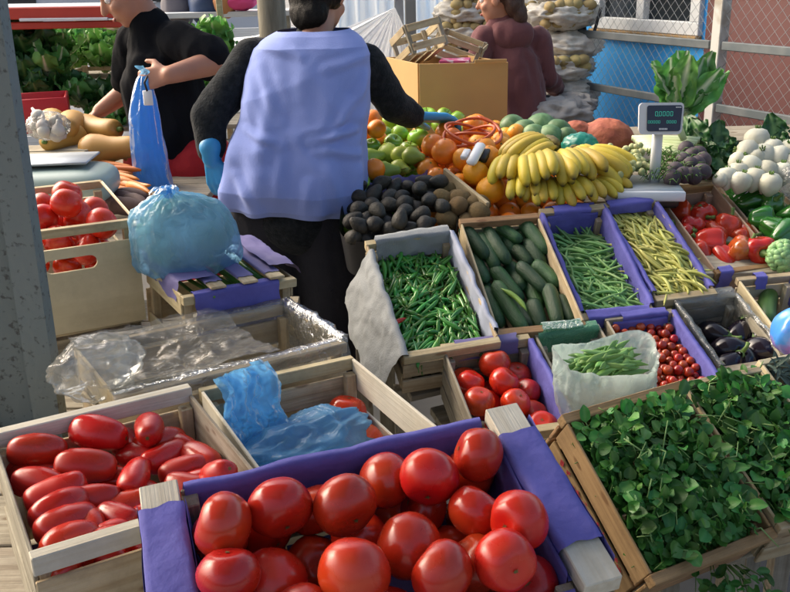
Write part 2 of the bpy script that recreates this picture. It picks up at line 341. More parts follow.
# paper, cloth and film belonging to single crates
def wrap_bar(c, sy, x0, x1, m, seed, down=.05, over=.004, bar=(.036, .024), inner=.03):
    y = sy*(c.len/2); yi = sy*(c.len/2-bar[0]); h = c.h
    sheet('paper_wrap', c.e, [(y+sy*over, h-down), (y+sy*over, h+.002), (y+sy*(over-.003), h+.004), (yi, h+.004), (yi-sy*over, h+.001), (yi-sy*over*1.3, h-inner)], 'x', x0, x1, m, .0022, seed, 26, 20, .05)
def line_side(c, sx, y0, y1, m, seed, deep=.09, lift=.004, over=.03, amp=.0035, drop=0.0, ragged=0, name='paper_liner'):
    x = sx*c.wid/2; h = c.h-drop
    sheet(name, c.e, [(x-sx*.014, h-deep), (x-sx*.010, h-.01), (x-sx*.008, h+lift), (x+sx*.003, h+lift), (x+sx*.004, h-over)], 'y', y0, y1, m, amp, seed, 34, 18, ragged)
def line_end(c, sy, x0, x1, m, seed, deep=.09, lift=.004, over=.02, bar=.022, amp=.0035, name='paper_liner'):
    y = sy*c.len/2; yi = y-sy*bar; h = c.h
    sheet(name, c.e, [(yi-sy*.008, h-deep), (yi-sy*.005, h-.006), (yi-sy*.003, h+lift), (y+sy*.003, h+lift), (y+sy*.005, h-over)], 'x', x0, x1, m, amp, seed, 26, 18)
wrap_bar(cA, 1, -.108, .104, PAPER, 1, .05, bar=(.046, .024)); wrap_bar(cA, -1, -.092, .092, PAPER, 2, .05, inner=.022, bar=(.046, .024))
for sy in (-1, 1): line_end(cA, sy, -.118, .118, PAPER, 60+sy, .14, -.026, 0, .047, .002)
line_side(cA, 1, -.198, .198, PAPER, 3, .11, .004, .05, .003, drop=.02); line_side(cA, -1, -.198, .198, PAPER, 4, .11, .004, .03, .003, drop=.02)
line_end(cE, -1, -.11, .09, PAPER, 5, .03, .003, .10, .02, .004); 
for x, mm in ((-.055, PAPERD), (.02, PAPERD), (.085, PAPERD)):
    board('top_slat', cE.e, (x, -.15, .212), (x, .16, .212), .036, .006, W_PALE)
    sheet('paper_wrap', cE.e, [(x-.0195, .212), (x-.019, .2165), (x+.019, .2165), (x+.0195, .212)], 'y', -.118, .15, mm, .001, x*100, 14, 10)
sheet('paper_cover', cE.e, [(.09, .222), (.12, .222), (.15, .218), (.175, .18)], 'y', -.1, .15, PAPERD, .007, 8, 30, 20, .2)
sheet('paper_cover', cE.e, [(-.05, .222), (-.09, .222), (-.13, .220), (-.142, .16)], 'y', -.10, .15, PAPERD, .005, 9, 30, 20, .2)
wrap_bar(cI, 1, -.055, .05, PAPER, 11, .03, bar=(.024, .026)); line_end(cI, 1, -.075, .07, PAPER, 12, .12, -.03, .0, .024, .004)
line_side(cI, -1, -.19, .19, PAPER, 13, .1, .002, .03, .006); line_side(cI, 1, -.19, .19, PAPER, 14, .10, .006, .02, .003)
wrap_bar(cJ, 1, -.06, .07, PAPER, 15, .03, bar=(.022, .024)); line_side(cJ, 1, -.18, .18, PAPER, 17, .07, .002, .02, .003); line_side(cJ, -1, -.18, .19, PAPER, 16, .07, .008, .02, .003)
line_end(cI, -1, -.08, .08, PAPER, 18, .05, .004, .03, .024, .003); line_end(cK, -1, -.09, -.05, PAPER, 19, .02, .004, .05, .018, .004)
wrap_bar(cM, 1, -.075, .075, PAPERD, 20, .03, bar=(.022, .024), inner=.04); line_side(cM, 1, -.14, .14, PAPER, 21, .12, .004, .02, .003)
wrap_bar(cN, 1, -.045, .07, PAPER, 22, .03, bar=(.02, .024)); line_end(cN, 1, -.07, .07, PAPER, 23, .10, -.026, 0, .02, .003); line_side(cN, 1, -.13, .14, PAPER, 24, .10, .004, .03, .003)
line_end(cT, 1, -.03, .0, PAPER, 25, .03, .005, .03, .018, .003); line_side(cT, 1, -.13, .14, PAPER, 26, .08, .006, .05, .004)
CLOTH = mat('grey cloth', (.26, .28, .29), .9, 0, 0, (.28, .30, .31), 8, .8, (.35, .7), .3, 220)
line_end(cG, 1, -.09, .11, CLOTH, 30, .06, .006, .05, .02, .006, name='cloth_liner'); line_side(cG, 1, -.17, .19, mat('pale blue cloth', (.36, .40, .52), .9, 0, 0, (.28, .3, .36), 7, .8), 31, .07, .006, .05, .006, name='cloth_liner')
xg = -cG.wid/2; hg = cG.h
sheet('cloth_drape', cG.e, [(xg+.016, hg-.05), (xg+.010, hg+.006), (xg-.004, hg+.006), (xg-.03, hg-.05), (xg-.065, hg-.15), (xg-.08, hg-.24)], 'y', -.205, .16, CLOTH, .006, 32, 60, 36, .38)
NET = plastic('green net', (.12, .42, .25), .42, .5, .03, .8, 90, .3)
line_end(cP, 1, -.075, .075, NET, 33, .05, .004, .04, .02, .006, name='net_cover'); line_end(cH, -1, .0, .1, NET, 34, .02, .003, .03, .022, .004, name='net_cover')
CLEAR = plastic('clear film', (.75, .77, .76), .84, .12, .06, .9, 45)
line_end(cD, 1, -.235, .235, CLEAR, 40, .13, .006, .10, .018, .007, name='clear_film'); line_side(cD, 1, -.14, .14, CLEAR, 41, .13, .008, .12, .009, name='clear_film')
line_end(cD, -1, -.235, .235, CLEAR, 42, .10, .005, .04, .018, .005, name='clear_film')
line_side(cD, 1, -.14, .14, CLEAR, 43, .10, .012, .10, .012, name='clear_film')
def drape(u, v):
    x = -.24+.33*u; y = -.15+.30*v; sag = -.045*math.sin(math.pi*v)**.8*(.5+.5*math.sin(math.pi*min(1, u*1.2)))
    return (x, y, cD.h+.012+sag+.012*ridged((x*9, y*9, 1), 1.0)+.008*fbm((x*20, y*20, 2), 1.0))
link('clear_film', MB().add(*grid(drape, 70, 60)).mesh('clear_film', [plastic('thin clear film', (.75, .77, .76), .86, .22, .025, .6, 30)]), cD.e)
for k in range(2):
    line_side(cO, -1, -.12, .12, CLEAR, 44+k, .09, .006+.004*k, .05, .008, name='clear_film'); line_end(cO, 1, -.08, .08, CLEAR, 46+k, .10, .006+.003*k, .04, .02, .008, name='clear_film')
line_side(cO, 1, -.12, .12, CLEAR, 48, .1, .006, .04, .008, name='clear_film')
sheet('gap_shade_sheet', cA.e, [(-.125, .012), (0, .012), (.125, .012)], 'y', -.195, .195, PAPERD, .002, 6, 10, 6)  # dark sheet stands in for the deep shade between the tomatoes
sheet('gap_shade_sheet', cB.e, [(-.14, .012), (0, .012), (.14, .012)], 'y', -.15, .15, PAPERD, .002, 7, 10, 6)  # same dark layer put in for shade below the plum tomatoes
# plywood end with a rounded handle slot
def slot_panel(parent, w, h, th, cx, cz, sw, sh, m, M, name='handle_panel'):
    bm = bmesh.new(); outer = [bm.verts.new((x, 0, z)) for x, z in ((-w/2, 0), (w/2, 0), (w/2, h), (-w/2, h))]
    inner = []
    for i in range(20):
        a = 2*math.pi*i/20; c_ = math.cos(a); inner.append(bm.verts.new((cx+(sw/2-sh/2)*(1 if c_ > 0 else -1)+sh/2*c_, 0, cz+sh/2*math.sin(a))))
    E_ = [bm.edges.new((outer[i], outer[(i+1) % 4])) for i in range(4)]+[bm.edges.new((inner[i], inner[(i+1) % 20])) for i in range(20)]
    bmesh.ops.triangle_fill(bm, use_beauty=True, edges=E_)
    r = bmesh.ops.extrude_face_region(bm, geom=list(bm.faces)); bmesh.ops.translate(bm, verts=[v for v in r['geom'] if isinstance(v, bmesh.types.BMVert)], vec=(0, th, 0))
    bmesh.ops.recalc_face_normals(bm, faces=list(bm.faces))
    me = bpy.data.meshes.new(name); bm.to_mesh(me); bm.free(); me.materials.append(m); return link(name, me, parent, M)
slot_panel(cF.e, .287, .205, .007, -.01, .165, .115, .033, W_PLY, T(0, -.2105, .0))
slot_panel(cF.e, .287, .205, .007, -.01, .165, .115, .033, W_PLY, T(0, .2045, .0))
slot_panel(cS.e, .146, .085, .006, 0, .06, .05, .012, W_PLY, T(0, .168, .0))
# printed red lettering on the side boards of the tan crate (illegible marks)
RED = mat('red print', (.33, .02, .03), .7)
random.seed(4)
for ks in (range(0, 5), range(6, 11)):
    pr = MB()
    for k in ks:
        y = .10-k*.021
        for j in range(4): pr.add(*boxvf(.0006, rnd(.002, .011), rnd(.002, .012)), M=T(-.1437, y+rnd(-.006, .006), .045+rnd(-.018, .018)) @ Rx(rnd(-.6, .6)))
    link('red_print', pr.mesh('red_print', RED, False), cQ.e)

# tables and racks that carry the crates
def trestle(label, x0, x1, y0, y1, z, nplank, M=Matrix.Identity(4), name='trestle_table', legs=True):
    e = link(name, None, None, M); tag(e, label, 'table')
    for k in range(nplank):
        y = y0+(k+.5)*(y1-y0)/nplank; board('plank', e, (x0, y, z-.012), (x1, y, z-.012), (y1-y0)/nplank*.96, .024, W_GREY)
    return e
def legs(e, pts, m=W_GREY):
    for (x, y, zt) in pts: board('leg', e, (x, y, 0), (x, y, zt), .045, .045, m, (1, 0, 0))
tl = trestle('rough plank table under the crates on the left', -1.15, .06, .93, 1.55, .735, 4, T(-.1, 0, 0)); legs(tl, [(-1.1, 1.0, .71), (0, 1.0, .71), (-1.1, 1.5, .71), (0, 1.5, .71)])
tl2 = trestle('rough plank table under the film-wrapped and purple-papered crates', -1.25, -.27, 1.56, 2.40, .735, 5); legs(tl2, [(-1.2, 1.62, .71), (-.32, 1.62, .71), (-1.2, 2.33, .71), (-.32, 2.33, .71)])
def rack(label, c0, c1, half_l):
    """sloping shelf under a row of crates, from crate c0 to crate c1"""
    a = c0.M @ Vector((-c0.wid/2, 0, -.016)); b = c1.M @ Vector((c1.wid/2, 0, -.016))
    x = (b-a).normalized(); yv = (c0.M.to_3x3() @ Vector((0, 1, 0))); n = x.cross(yv).normalized(); yv = n.cross(x)
    e = link('sloping_rack', None, None, Matrix.Identity(4)); tag(e, label, 'rack')
    for k in range(4):
        t = (k-1.5)/2*half_l; board('plank', e, a+yv*t-n*.014, b+yv*t-n*.014, half_l*.46, .02, W_GREY, n)
    for p in (a, b, (a+b)/2):
        for s in (-.7, .7):
            q = p+yv*(s*half_l)-n*.03; board('leg', e, (q.x, q.y, 0), (q.x, q.y, q.z), .04, .04, W_GREY, (1, 0, 0))
rack('sloping rack under the back row of vegetable crates', cG, cL, .2)
rack('sloping rack under the middle row from tomatoes to aubergines', cM, cO, .15)
rack('sloping rack under the watercress crates', cQ, cS, .15)
# support under the front tomato crate: an upturned empty crate with two wedges
sup = crate('empty crate that props up the large tomato crate', (-.03, .905, .785), 16.3, 0, 0, .44, .22, .785, W_GREY, n_side=4, n_end=4)
fb = crate('empty crate underneath the plywood tomato crate', (-.82, 2.15, .826), 27.2, 0, 0, .27, .36, .09, W_GREY, n_side=1, n_end=1)

# ---------------------------------------------------------------- unseen roof added to shade the stalls from the sky (above the picture)
RF = mat('pale shade roof', (.66, .67, .68), .6, 0, 0, (.58, .59, .60), 2, .7)  # pale so the added roof bounces light back down
rf = link('shade_roof', None, None, Matrix.Identity(4)); tag(rf, 'unseen corrugated roof added to shade the market stalls', 'roof')
link('shade_sheet', MB().add(*grid(lambda u, v: (-2.5+2.9*u, -.5+3.1*v, 2.8+.02*math.sin(u*130)), 160, 4)).mesh('shade_sheet', [RF]), rf)
for y in (-.4, 1.6, 2.5): board('beam', rf, (-2.5, y, 2.72), (.4, y, 2.72), .06, .10, STEEL)
for x in (-2.45, .55):
    for y in (-.4, 2.5): board('post', rf, (x, y, 0), (x, y, 2.66), .07, .07, STEEL, (1, 0, 0)) if (x < 0) else None
# ---------------------------------------------------------------- fruit and vegetable meshes
def deform(V, amp, s, seed):
    return [Vector(v)*(1+amp*noise.noise(Vector(v).normalized()*s+Vector((seed*3.7, seed, 0)))) for v in V]
def tomato_mesh(seed, r=.042, flat=.86, lob=.03, n=28, m=None, scar=True):
    random.seed(seed); ph = rnd(0, 6); nl = random.choice((4, 5, 6)); pr = []
    for j in range(15):
        a = math.pi*(j+.4)/15; rr = r*math.sin(a)**.92; z = -r*flat*math.cos(a)
        if a > 2.3: z -= r*.22*((a-2.3)/.84)**2
        pr.append((max(rr, .0012), z))
    V, F = lathe(pr, n, lambda th, t: 1+lob*max(0, (t-.35))*1.6*math.cos(nl*th+ph)+lob*.5*math.cos(2*th+ph*2))
    V = deform(V, .05, 1.3, seed)
    b = MB().add(V, F); top = max(v[2] for v in V[-30:-2]) if False else V[-1][2]
    if scar:
        st = []
        k = 10
        for i in range(k): a = 2*math.pi*i/k; q = r*(.11 if i % 2 else .05)*rnd(.7, 1.3); st.append((q*math.cos(a), q*math.sin(a), top+r*.035))
        st.append((0, 0, top+r*.01)); b.add(st, [(i, (i+1) % k, k) for i in range(k)], 1)
    return b.mesh('tomato', [m or TOM, SCAR])
def plum_mesh(seed, r=.0245, L=.086, m=None):
    random.seed(seed); pr = []
    for j in range(16):
        a = math.pi*(j+.4)/16; pr.append((max(.001, r*math.sin(a)**.62*(1+.06*math.cos(a))), -L/2*math.cos(a)*(1 if abs(math.cos(a)) < .9 else .99)))
    ph = rnd(0, 6); V, F = lathe(pr, 22, lambda th, t: 1+.035*math.cos(3*th+ph))
    bend = rnd(-3, 3)
    V = [Vector((v[0]+bend*v[2]**2, v[1], v[2])) for v in deform(V, .05, 1.6, seed)]
    b = MB().add([(v.z, v.x, v.y) for v in V], F); t = (L/2*.985, bend*L*L/4, 0)
    b.add([(t[0], t[1]+.0035*math.cos(a), .0035*math.sin(a)) for a in (0, 1.26, 2.5, 3.77, 5.03)]+[(t[0]+.001, t[1], 0)], [(i, (i+1) % 5, 5) for i in range(5)], 1)
    return b.mesh('plum_tomato', [m or ROMA, SCAR])
def bent(L, R, bend, n=8, k=9, prof=None, flat=1.0, tw=0.0):
    """bent body along X"""
    P = []; RR = []
    for i in range(k):
        t = i/(k-1); x = (t-.5)*L; P.append((x, bend*(1-(2*t-1)**2), tw*math.sin(t*5))); RR.append(max(.0006, R*(prof(t) if prof else 1)))
    return tube(P, RR, n, True, flat)
def put(name, me, M, label, cat, group=None): return tag(link(name, me, None, M), label, cat, group)

# --- big round tomatoes in the front crate
TM = [tomato_mesh(s, .0385, rnd(.86, .96), rnd(.015, .04)) for s in range(6)]
big = [(221, 537, 1, 1.0), (280, 511, 1, 1.02), (345, 508, 1, 1.0), (271, 567, 1, 1.04), (354, 583, 1, 1.08), (410, 541, 1, 1.0), (429, 479, 1, .98), (489, 452, 1, .9), (478, 508, 1, .94), (532, 527, 1, .9),
       (489, 560, 1, .9), (441, 581, 1, .92), (541, 580, 1, .96), (222, 586, 1, .9), (495, 600, 1, .9), (300, 610, 1, 1), (390, 605, 1, 1),
       (315, 553, 0, .95), (359, 545, 0, .95), (385, 497, 0, .95), (513, 487, 0, .95), (449, 538, 0, .95), (400, 500, 0, .9), (467, 465, 0, .9), (240, 560, 0, .9), (505, 525, 0, .9), (310, 500, 0, .95), (250, 505, 0, .9), (460, 600, 0, .95), (340, 620, 0, .9), (262, 540, 0, .9), (205, 560, 0, .9), (420, 510, 0, .9), (245, 615, 1, .95), (520, 610, 1, .9), (350, 530, 0, .9), (545, 552, 0, .85)]
random.seed(11)
P = []; R = []
for x, y, top, s in big:
    q = cA.px(x, y, .004 if top else .080); P.append((q.x, q.y, q.z)); R.append(.0365*s)
P = settle(P, R, (-.130, -.198, .004), (.130, .198, .180), 260, .35, .00002)
items = []
for k, ((x, y, top, s), p) in enumerate(zip(big, P)):
    M = cA.M @ T(p) @ Rz(rnd(0, 6)) @ Rx(random.choice((-1, 1))*rnd(.3, 2.6)) @ S(s*rnd(.97, 1.03), s, s*rnd(.95, 1.03))
    o = put('tomato', TM[k % 6], M, 'big red tomato in front purple crate', 'tomato', 'big tomatoes in the front purple-papered crate')
    if top: items.append(o)
    else: o['label'] = 'big red tomato half hidden in the lower layer of the front crate'
rows_label(items, 'big red tomato in front purple crate', ['back', 'second', 'third', 'front'], [492, 524, 560])

# --- plum tomatoes (endpoints given by centre, length and picture angle)
PLM = [plum_mesh(s) for s in range(6)]
def lay(c, x, y, ang, d, foot=None, lift=0.0):
    """matrix of something lying on a crate's fill, its long axis along a picture angle"""
    a = math.radians(ang); p = c.px(x, y, d); q = c.px(x+20*math.cos(a), y+20*math.sin(a), d); t = (q-p); yaw = math.atan2(t.y, t.x)
    return c.M @ T(p.x, p.y, p.z+lift) @ Rz(yaw)
romas = [(28, 447, -6, .052, 1.02), (97, 432, 6, .050, 1.1), (150, 430, 86, .050, .95), (86, 466, -4, .062, 1.05), (28, 470, 3, .085, 1), (135, 478, -65, .066, .9), (32, 486, 8, .066, 1.0), (38, 500, -16, .062, 1.02), (44, 513, -22, .060, 1.0), (51, 528, -24, .058, 1), (59, 543, -26, .056, .95),
         (92, 500, -8, .068, .9), (90, 523, 60, .066, .85), (118, 518, 20, .066, .8), (117, 534, -20, .07, .8), (133, 505, -12, .080, .9), (165, 458, -25, .078, .9), (186, 470, -12, .080, .95), (180, 447, 20, .085, .9), (217, 477, 30, .055, .85), (188, 488, 10, .075, .85), (210, 494, -15, .070, .9), (124, 443, 70, .085, .9), (225, 505, 20, .07, .9),
         (150, 500, 40, .09, 1), (160, 520, 0, .085, 1), (75, 555, -20, .07, 1), (90, 579, -15, .075, 1), (122, 570, -20, .07, .9), (105, 560, 30, .08, 1), (60, 490, 30, .10, 1), (105, 480, 0, .10, 1), (70, 450, 20, .095, 1), (150, 455, 50, .105, 1), (195, 460, 0, .11, 1), (160, 442, -20, .075, 1), (206, 458, 30, .08, .95), (232, 474, -10, .085, .9), (142, 456, 10, .085, 1), (240, 492, 10, .08, .9), (60, 570, 50, .08, 1), (140, 545, 20, .09, 1), (10, 480, 30, .09, 1)]
items = []
for k, (x, y, a, d, s) in enumerate(romas):
    d -= .026; M = lay(cB, x, y, a, d) @ Ry(rnd(-.15, .15)) @ Rx(rnd(0, 6)) @ S(s, s, s)
    if k == 19: M = lay(cB, x, y, a, d) @ Ry(-.7) @ S(s, s*1.1, s*1.1)
    q = cB.inv @ M.translation; q.x = max(-.155+.036, min(.155-.036, q.x)); q.y = max(-.183+.052, min(.183-.05, q.y)); M.translation = cB.M @ q
    ax = (cB.inv.to_3x3() @ (M.to_3x3() @ Vector((1, 0, 0)))); ex = abs(ax.x)*.040*s+.014; q.x = max(-.150+ex, min(.150-ex, q.x)); M.translation = cB.M @ q
    o = put('plum_tomato', PLM[k % 6], M, 'plum tomato buried in the lower left crate', 'tomato', 'plum tomatoes in the lower left crate')
    if k < 24: items.append(o)
rows_label(items, 'red plum tomato in lower left crate', ['back', 'second', 'third', 'front'], [452, 482, 510])

# --- smaller round tomatoes: plywood crate, middle slatted crate, crate with the blue bag
def fill_round(c, pts, r, me, label, group, depth2=True, lo=.004, name='tomato', cat='tomato', jit=.1, scl=(.9, 1.08)):
    P = []; R = []
    for x, y, d in pts:
        q = c.px(x, y, d); P.append((q.x, q.y, q.z)); R.append(r*rnd(*scl))
    if depth2:
        zs = float(np.mean([p[2] for p in P]))-1.55*r
        nx, ny = int((c.wid-.03)/(2*r)), int((c.len-.06)/(2*r))
        for i in range(nx):
            for j in range(ny):
                P.append(((i+.5-nx/2)*2*r+rnd(-.3, .3)*r, (j+.5-ny/2)*2*r+rnd(-.3, .3)*r, zs-rnd(0, .4)*r)); R.append(r*rnd(.9, 1))
    P = settle(P, R, (-c.wid/2+.012, -c.len/2+.026, .006), (c.wid/2-.012, c.len/2-.026, .6), 80, .8, .00005)
    out = []
    for k, p in enumerate(P):
        s = R[k]/r; out.append(put(name, me[k % len(me)], c.M @ T(p) @ Rz(rnd(0, 6)) @ Rx(rnd(-1.4, 1.4)) @ S(s, s, s), label, cat, group))
    return out
TMS = [tomato_mesh(20+s, .036, .88, .02, 22) for s in range(4)]
random.seed(5)
fill_round(cF, [(42, 204, .035), (69, 206, .03), (94, 212, .035), (45, 221, .02), (68, 223, .025), (82, 218, .03), (102, 218, .035), (57, 213, .04), (60, 238, .05), (85, 240, .05), (105, 238, .05), (20, 215, .03), (20, 235, .04)], .036, TMS,
           'red tomato in the plywood crate by the grey pillar', 'tomatoes in the plywood crate', True)
random.seed(6)
fill_round(cM, [(493, 370, .055), (516, 371, .055), (504, 388, .05), (528, 389, .055), (470, 390, .06), (488, 400, .055), (476, 411, .055), (487, 384, .08), (536, 406, .06), (548, 425, .06), (515, 410, .06), (500, 415, .06), (462, 378, .07), (510, 430, .06)], .033, TMS,
           'round red tomato in the slatted crate below the chillies', 'tomatoes in the slatted middle crate', False)
fill_round(cC, [(352, 419, .10), (365, 442, .10), (330, 430, .115), (272, 385, .11), (300, 440, .11)], .03, TMS, 'small tomato beside the blue bag in the half-empty crate', 'tomatoes beside the blue bag', False)

# --- cherry tomatoes
CHM = [tomato_mesh(40+s, .0115, .95, .01, 12, mat('cherry tomato skin', (.34, .010, .010), .25, .25, .015, None, 5, 1, (.3, .7), 0, 60, None, .5, .3), True) for s in range(2)]
random.seed(8); P = []; R = []
for lay_, d in ((0, .028), (1, .044)):
    for i in range(7):
        for j in range(13):
            P.append(((i-3)*.0225+rnd(-.006, .006), (j-6)*.0218+rnd(-.006, .006), cN.h-d+rnd(-.004, .006))); R.append(.0115*rnd(.86, 1.08))
P = settle(P, R, (-.078, -.140, .01), (.078, .136, .3), 60, .5, .0002)
for k, p in enumerate(P):
    s = R[k]/.0115; put('cherry_tomato', CHM[k % 2], cN.M @ T(p) @ Rz(rnd(0, 6)) @ Rx(rnd(-1.5, 1.5)) @ S(s, s, s), 'cherry tomato in the purple-lined crate right of the white bag', 'cherry tomato', 'cherry tomatoes')

# --- cucumbers
CUC = mat('cucumber skin', (.018, .062, .022), .42, .35, .012, (.05, .125, .035), 6, .8, (.48, .78), .5, 80, (1, 8, 8), .4)
def cuc_mesh(seed):
    random.seed(seed); L = rnd(.125, .16); R_ = rnd(.019, .023)
    V, F = bent(L, R_, rnd(-.008, .008), 14, 15, lambda t: min(1, (max(.0, 1-abs(2*t-1)**5))**.5*1.0)*(.92+.08*math.cos(3*t)))
    return MB().add(deform(V, .03, 3, seed), F).mesh('cucumber', [CUC])
CM = [cuc_mesh(s) for s in range(6)]
cz = 761/180.0
def C4(ax, ay, bx, by): return ((440+ax/cz, 200+ay/cz), (440+bx/cz, 200+by/cz))
cuc = [(C4(95, 120, 200, 240), .035), (C4(150, 140, 245, 300), .045), (C4(195, 125, 290, 265), .04), (C4(265, 150, 310, 220), .06), (C4(240, 105, 345, 180), .035), (C4(335, 140, 380, 190), .06), (C4(350, 95, 460, 220), .03), (C4(315, 205, 380, 280), .06), (C4(365, 185, 435, 280), .055),
       (C4(130, 220, 200, 360), .065), (C4(320, 260, 460, 400), .04), (C4(395, 265, 500, 370), .05), (C4(225, 290, 345, 420), .06), (C4(280, 260, 355, 390), .07), (C4(235, 355, 360, 550), .04), (C4(450, 355, 505, 540), .04), (C4(500, 400, 570, 530), .045), (C4(385, 360, 420, 440), .075), (C4(390, 430, 435, 550), .06), (C4(185, 365, 265, 550), .07), (C4(330, 430, 395, 545), .075),
       (C4(440, 240, 490, 330), .07), (C4(150, 300, 230, 420), .085), (C4(550, 430, 595, 520), .07), (C4(290, 140, 350, 230), .085), (C4(420, 300, 440, 400), .09)]
for k, ((a, b), d) in enumerate(cuc):
    p = cH.px(*a, d); q = cH.px(*b, d); m_ = (p+q)/2; t = q-p; L = max(.10, min(.17, t.length))
    s = L/.142
    o = put('cucumber', CM[k % 6], cH.M @ T(m_) @ Rz(math.atan2(t.y, t.x)) @ Ry(rnd(-.06, .06)) @ Rx(rnd(0, 6)) @ S(s, 1, 1), 'dark green cucumber in the crate between chillies and green beans', 'cucumber', 'cucumbers'); cucs = (cucs if k else [])+[o]
rows_label(cucs, 'dark green cucumber in its crate', ['back', 'second', 'third', 'front'], [250, 272, 300])
pod = MB().add(*bent(.09, .006, .01, 8, 9, lambda t: min(1, 4*t, 4*(1-t))+.1)).mesh('bean_pod', [mat('pod', (.17, .30, .05), .45)])
a, b = C4(235, 355, 390, 490); p = cH.px(*a, .018); q = cH.px(*b, .018); t = q-p
put('bean_pod', pod, cH.M @ T((p+q)/2) @ Rz(math.atan2(t.y, t.x)) @ S(1.1, 1, 1), 'single flat green pod lying on the cucumbers', 'bean pod')

# --- scattered pods: chillies, green beans, yellow beans
def scatter(c, name, meshes, n, x, y, dfun, label, cat, group, prefer, spread_, tilt, seed, nstuff, stuff_name, stuff_label):
    random.seed(seed)
    for layer, cnt in ((0, nstuff), (1, n)):
        mb = MB()
        for k in range(cnt):
            px, py = rnd(-x, x), rnd(-y, y); d = dfun(px, py)+(rnd(.012, .03) if layer == 0 else rnd(-.006, .012))
            s = rnd(.75, 1.2)
            M = T(px, py, c.h-d) @ Rz(prefer+random.gauss(0, spread_)+(math.pi if random.random() < .5 else 0)) @ Ry(random.gauss(0, tilt)) @ Rx(rnd(0, 6.28)) @ S(s, rnd(.85, 1.15), rnd(.85, 1.15))
            if layer: put(name, random.choice(meshes), c.M @ M, label, cat, group)
            else:
                me = random.choice(meshes); mb.add([v.co[:] for v in me.vertices], [tuple(f.vertices) for f in me.polygons], 0, 0, M)
        if layer == 0: tag(link(stuff_name, mb.mesh(stuff_name, list(meshes[0].materials)), None, c.M), stuff_label, cat, None, 'stuff')
CHI = mat('chilli skin', (.065, .22, .028), .28, .35, .03, (.12, .32, .04), 12, .7, (.45, .75), 0, 60, None, .5, .2)
def chili_mesh(seed):
    random.seed(seed); L = rnd(.052, .074); b = MB(); V, F = bent(L, .0064, rnd(-.007, .007), 8, 8, lambda t: (1-t**2.2)**.8*min(1, .45+3*t), .9, rnd(-.002, .002)); b.add(V, F)
    b.add(*tube([(-L/2+.001, 0, 0), (-L/2-.007, rnd(-.002, .002), .001), (-L/2-.014, rnd(-.004, .004), .003)], [.003, .0014, .0012], 5), 1)
    return b.mesh('chilli', [CHI, STEMG])
CHL = [chili_mesh(60+s) for s in range(7)]
scatter(cG, 'green_chilli', CHL, 300, .092, .178, lambda x, y: .035+.02*(y+.2)/.4+.008*math.sin(x*40)*math.cos(y*30), 'small green chilli in the cloth-lined crate', 'chilli', 'green chillies', 1.0, .75, .22, 3, 330, 'chilli_heap', 'green chillies deeper in the heap')
rc = mat('red chilli skin', (.45, .02, .01), .25); rm = CHL[0].copy(); rm.materials.clear(); rm.materials.append(rc); rm.materials.append(STEMG)
p = cG.px(400, 321, .028); put('red_chilli', rm, cG.M @ T(p) @ Rz(.3) @ S(.6, 1.2, 1.2), 'one red chilli among the green ones', 'chilli')
def bean_mesh(seed, m, L0=.115, R0=.0044):
    random.seed(seed); L = L0*rnd(.8, 1.15); V, F = bent(L, R0, rnd(-.018, .018), 6, 10, lambda t: min(1, .25+6*t, .15+5*(1-t)), .8, rnd(-.005, .005))
    return MB().add(V, F).mesh('bean', [m])
GB = mat('green bean skin', (.23, .41, .13), .45, .25, .015, (.15, .32, .08), 20, .7)
YB = mat('yellow bean skin', (.50, .47, .12), .45, .18, .015, (.38, .40, .10), 16, .7)
GBM = [bean_mesh(80+s, GB) for s in range(7)]; YBM = [bean_mesh(90+s, YB, .10) for s in range(7)]
scatter(cI, 'green_bean', GBM, 230, .072, .18, lambda x, y: .030+.045*(y+.2)/.4, 'green bean in the purple-lined crate', 'bean', 'green beans in the purple crate', -.5, .55, .2, 5, 250, 'green_bean_heap', 'green beans deeper in the purple crate')
scatter(cJ, 'yellow_bean', YBM, 290, .066, .172, lambda x, y: .008+.035*max(0, y)/.2+.10*x*x*8, 'yellow wax bean in the narrow crate', 'bean', 'yellow beans', -1.15, .5, .16, 6, 300, 'yellow_bean_heap', 'yellow wax beans deeper in the crate')

# --- bell peppers
def pepper_mesh(seed, m):
    random.seed(seed); L = rnd(.075, .095); r = rnd(.034, .040); nl = random.choice((3, 4)); ph = rnd(0, 6); pr = []
    for t, q in ((0, .12), (.03, .32), (.08, .52), (.2, .72), (.4, .86), (.6, .97), (.78, 1.0), (.9, .88), (.97, .62), (1.0, .4), (.965, .22), (.94, .12)): pr.append((r*q, (t-.5)*L))
    V, F = lathe(pr, 32, lambda th, t: 1+(.11 if t < .95 else .05)*math.cos(nl*th+ph)-.04*math.cos(2*nl*th+2*ph)); V = deform(V, .07, 1.6, seed)
    return MB().add(V, F).mesh('pepper', [m])
def pstem_mesh():
    b = MB(); b.add(*tube([(0, 0, 0), (0, 0, .004), (.001, 0, .012), (.004, .001, .024), (.008, .002, .032)], [.013, .009, .005, .0045, .0058], 9)); return b.mesh('stem', [STEMG])
PST = pstem_mesh()
RP = mat('red pepper skin', (.46, .012, .010), .2, .14, .008, (.62, .03, .012), 7, .6, (.45, .75), .05, 20, None, .5, .2)
RPO = mat('orange-red pepper skin', (.48, .06, .012), .14, .05, 0, (.40, .13, .02), 18, .8, (.4, .65), .05, 20, None, .6, .5)
GP = mat('green pepper skin', (.035, .15, .018), .16, .25, .015, (.07, .22, .025), 7, .6, (.45, .75), .05, 20, None, .6, .45)
def pepper(c, x, y, d, me, rx, rz_, label, group, s=1.0):
    p = c.px(x, y, d-.022); s *= 1.22; o = put('bell_pepper', me, c.M @ T(p) @ Rz(rz_) @ Rx(rx) @ S(s, s, s), label, 'bell pepper', group)
    link('stem', PST, o, T(0, 0, .036)); return o
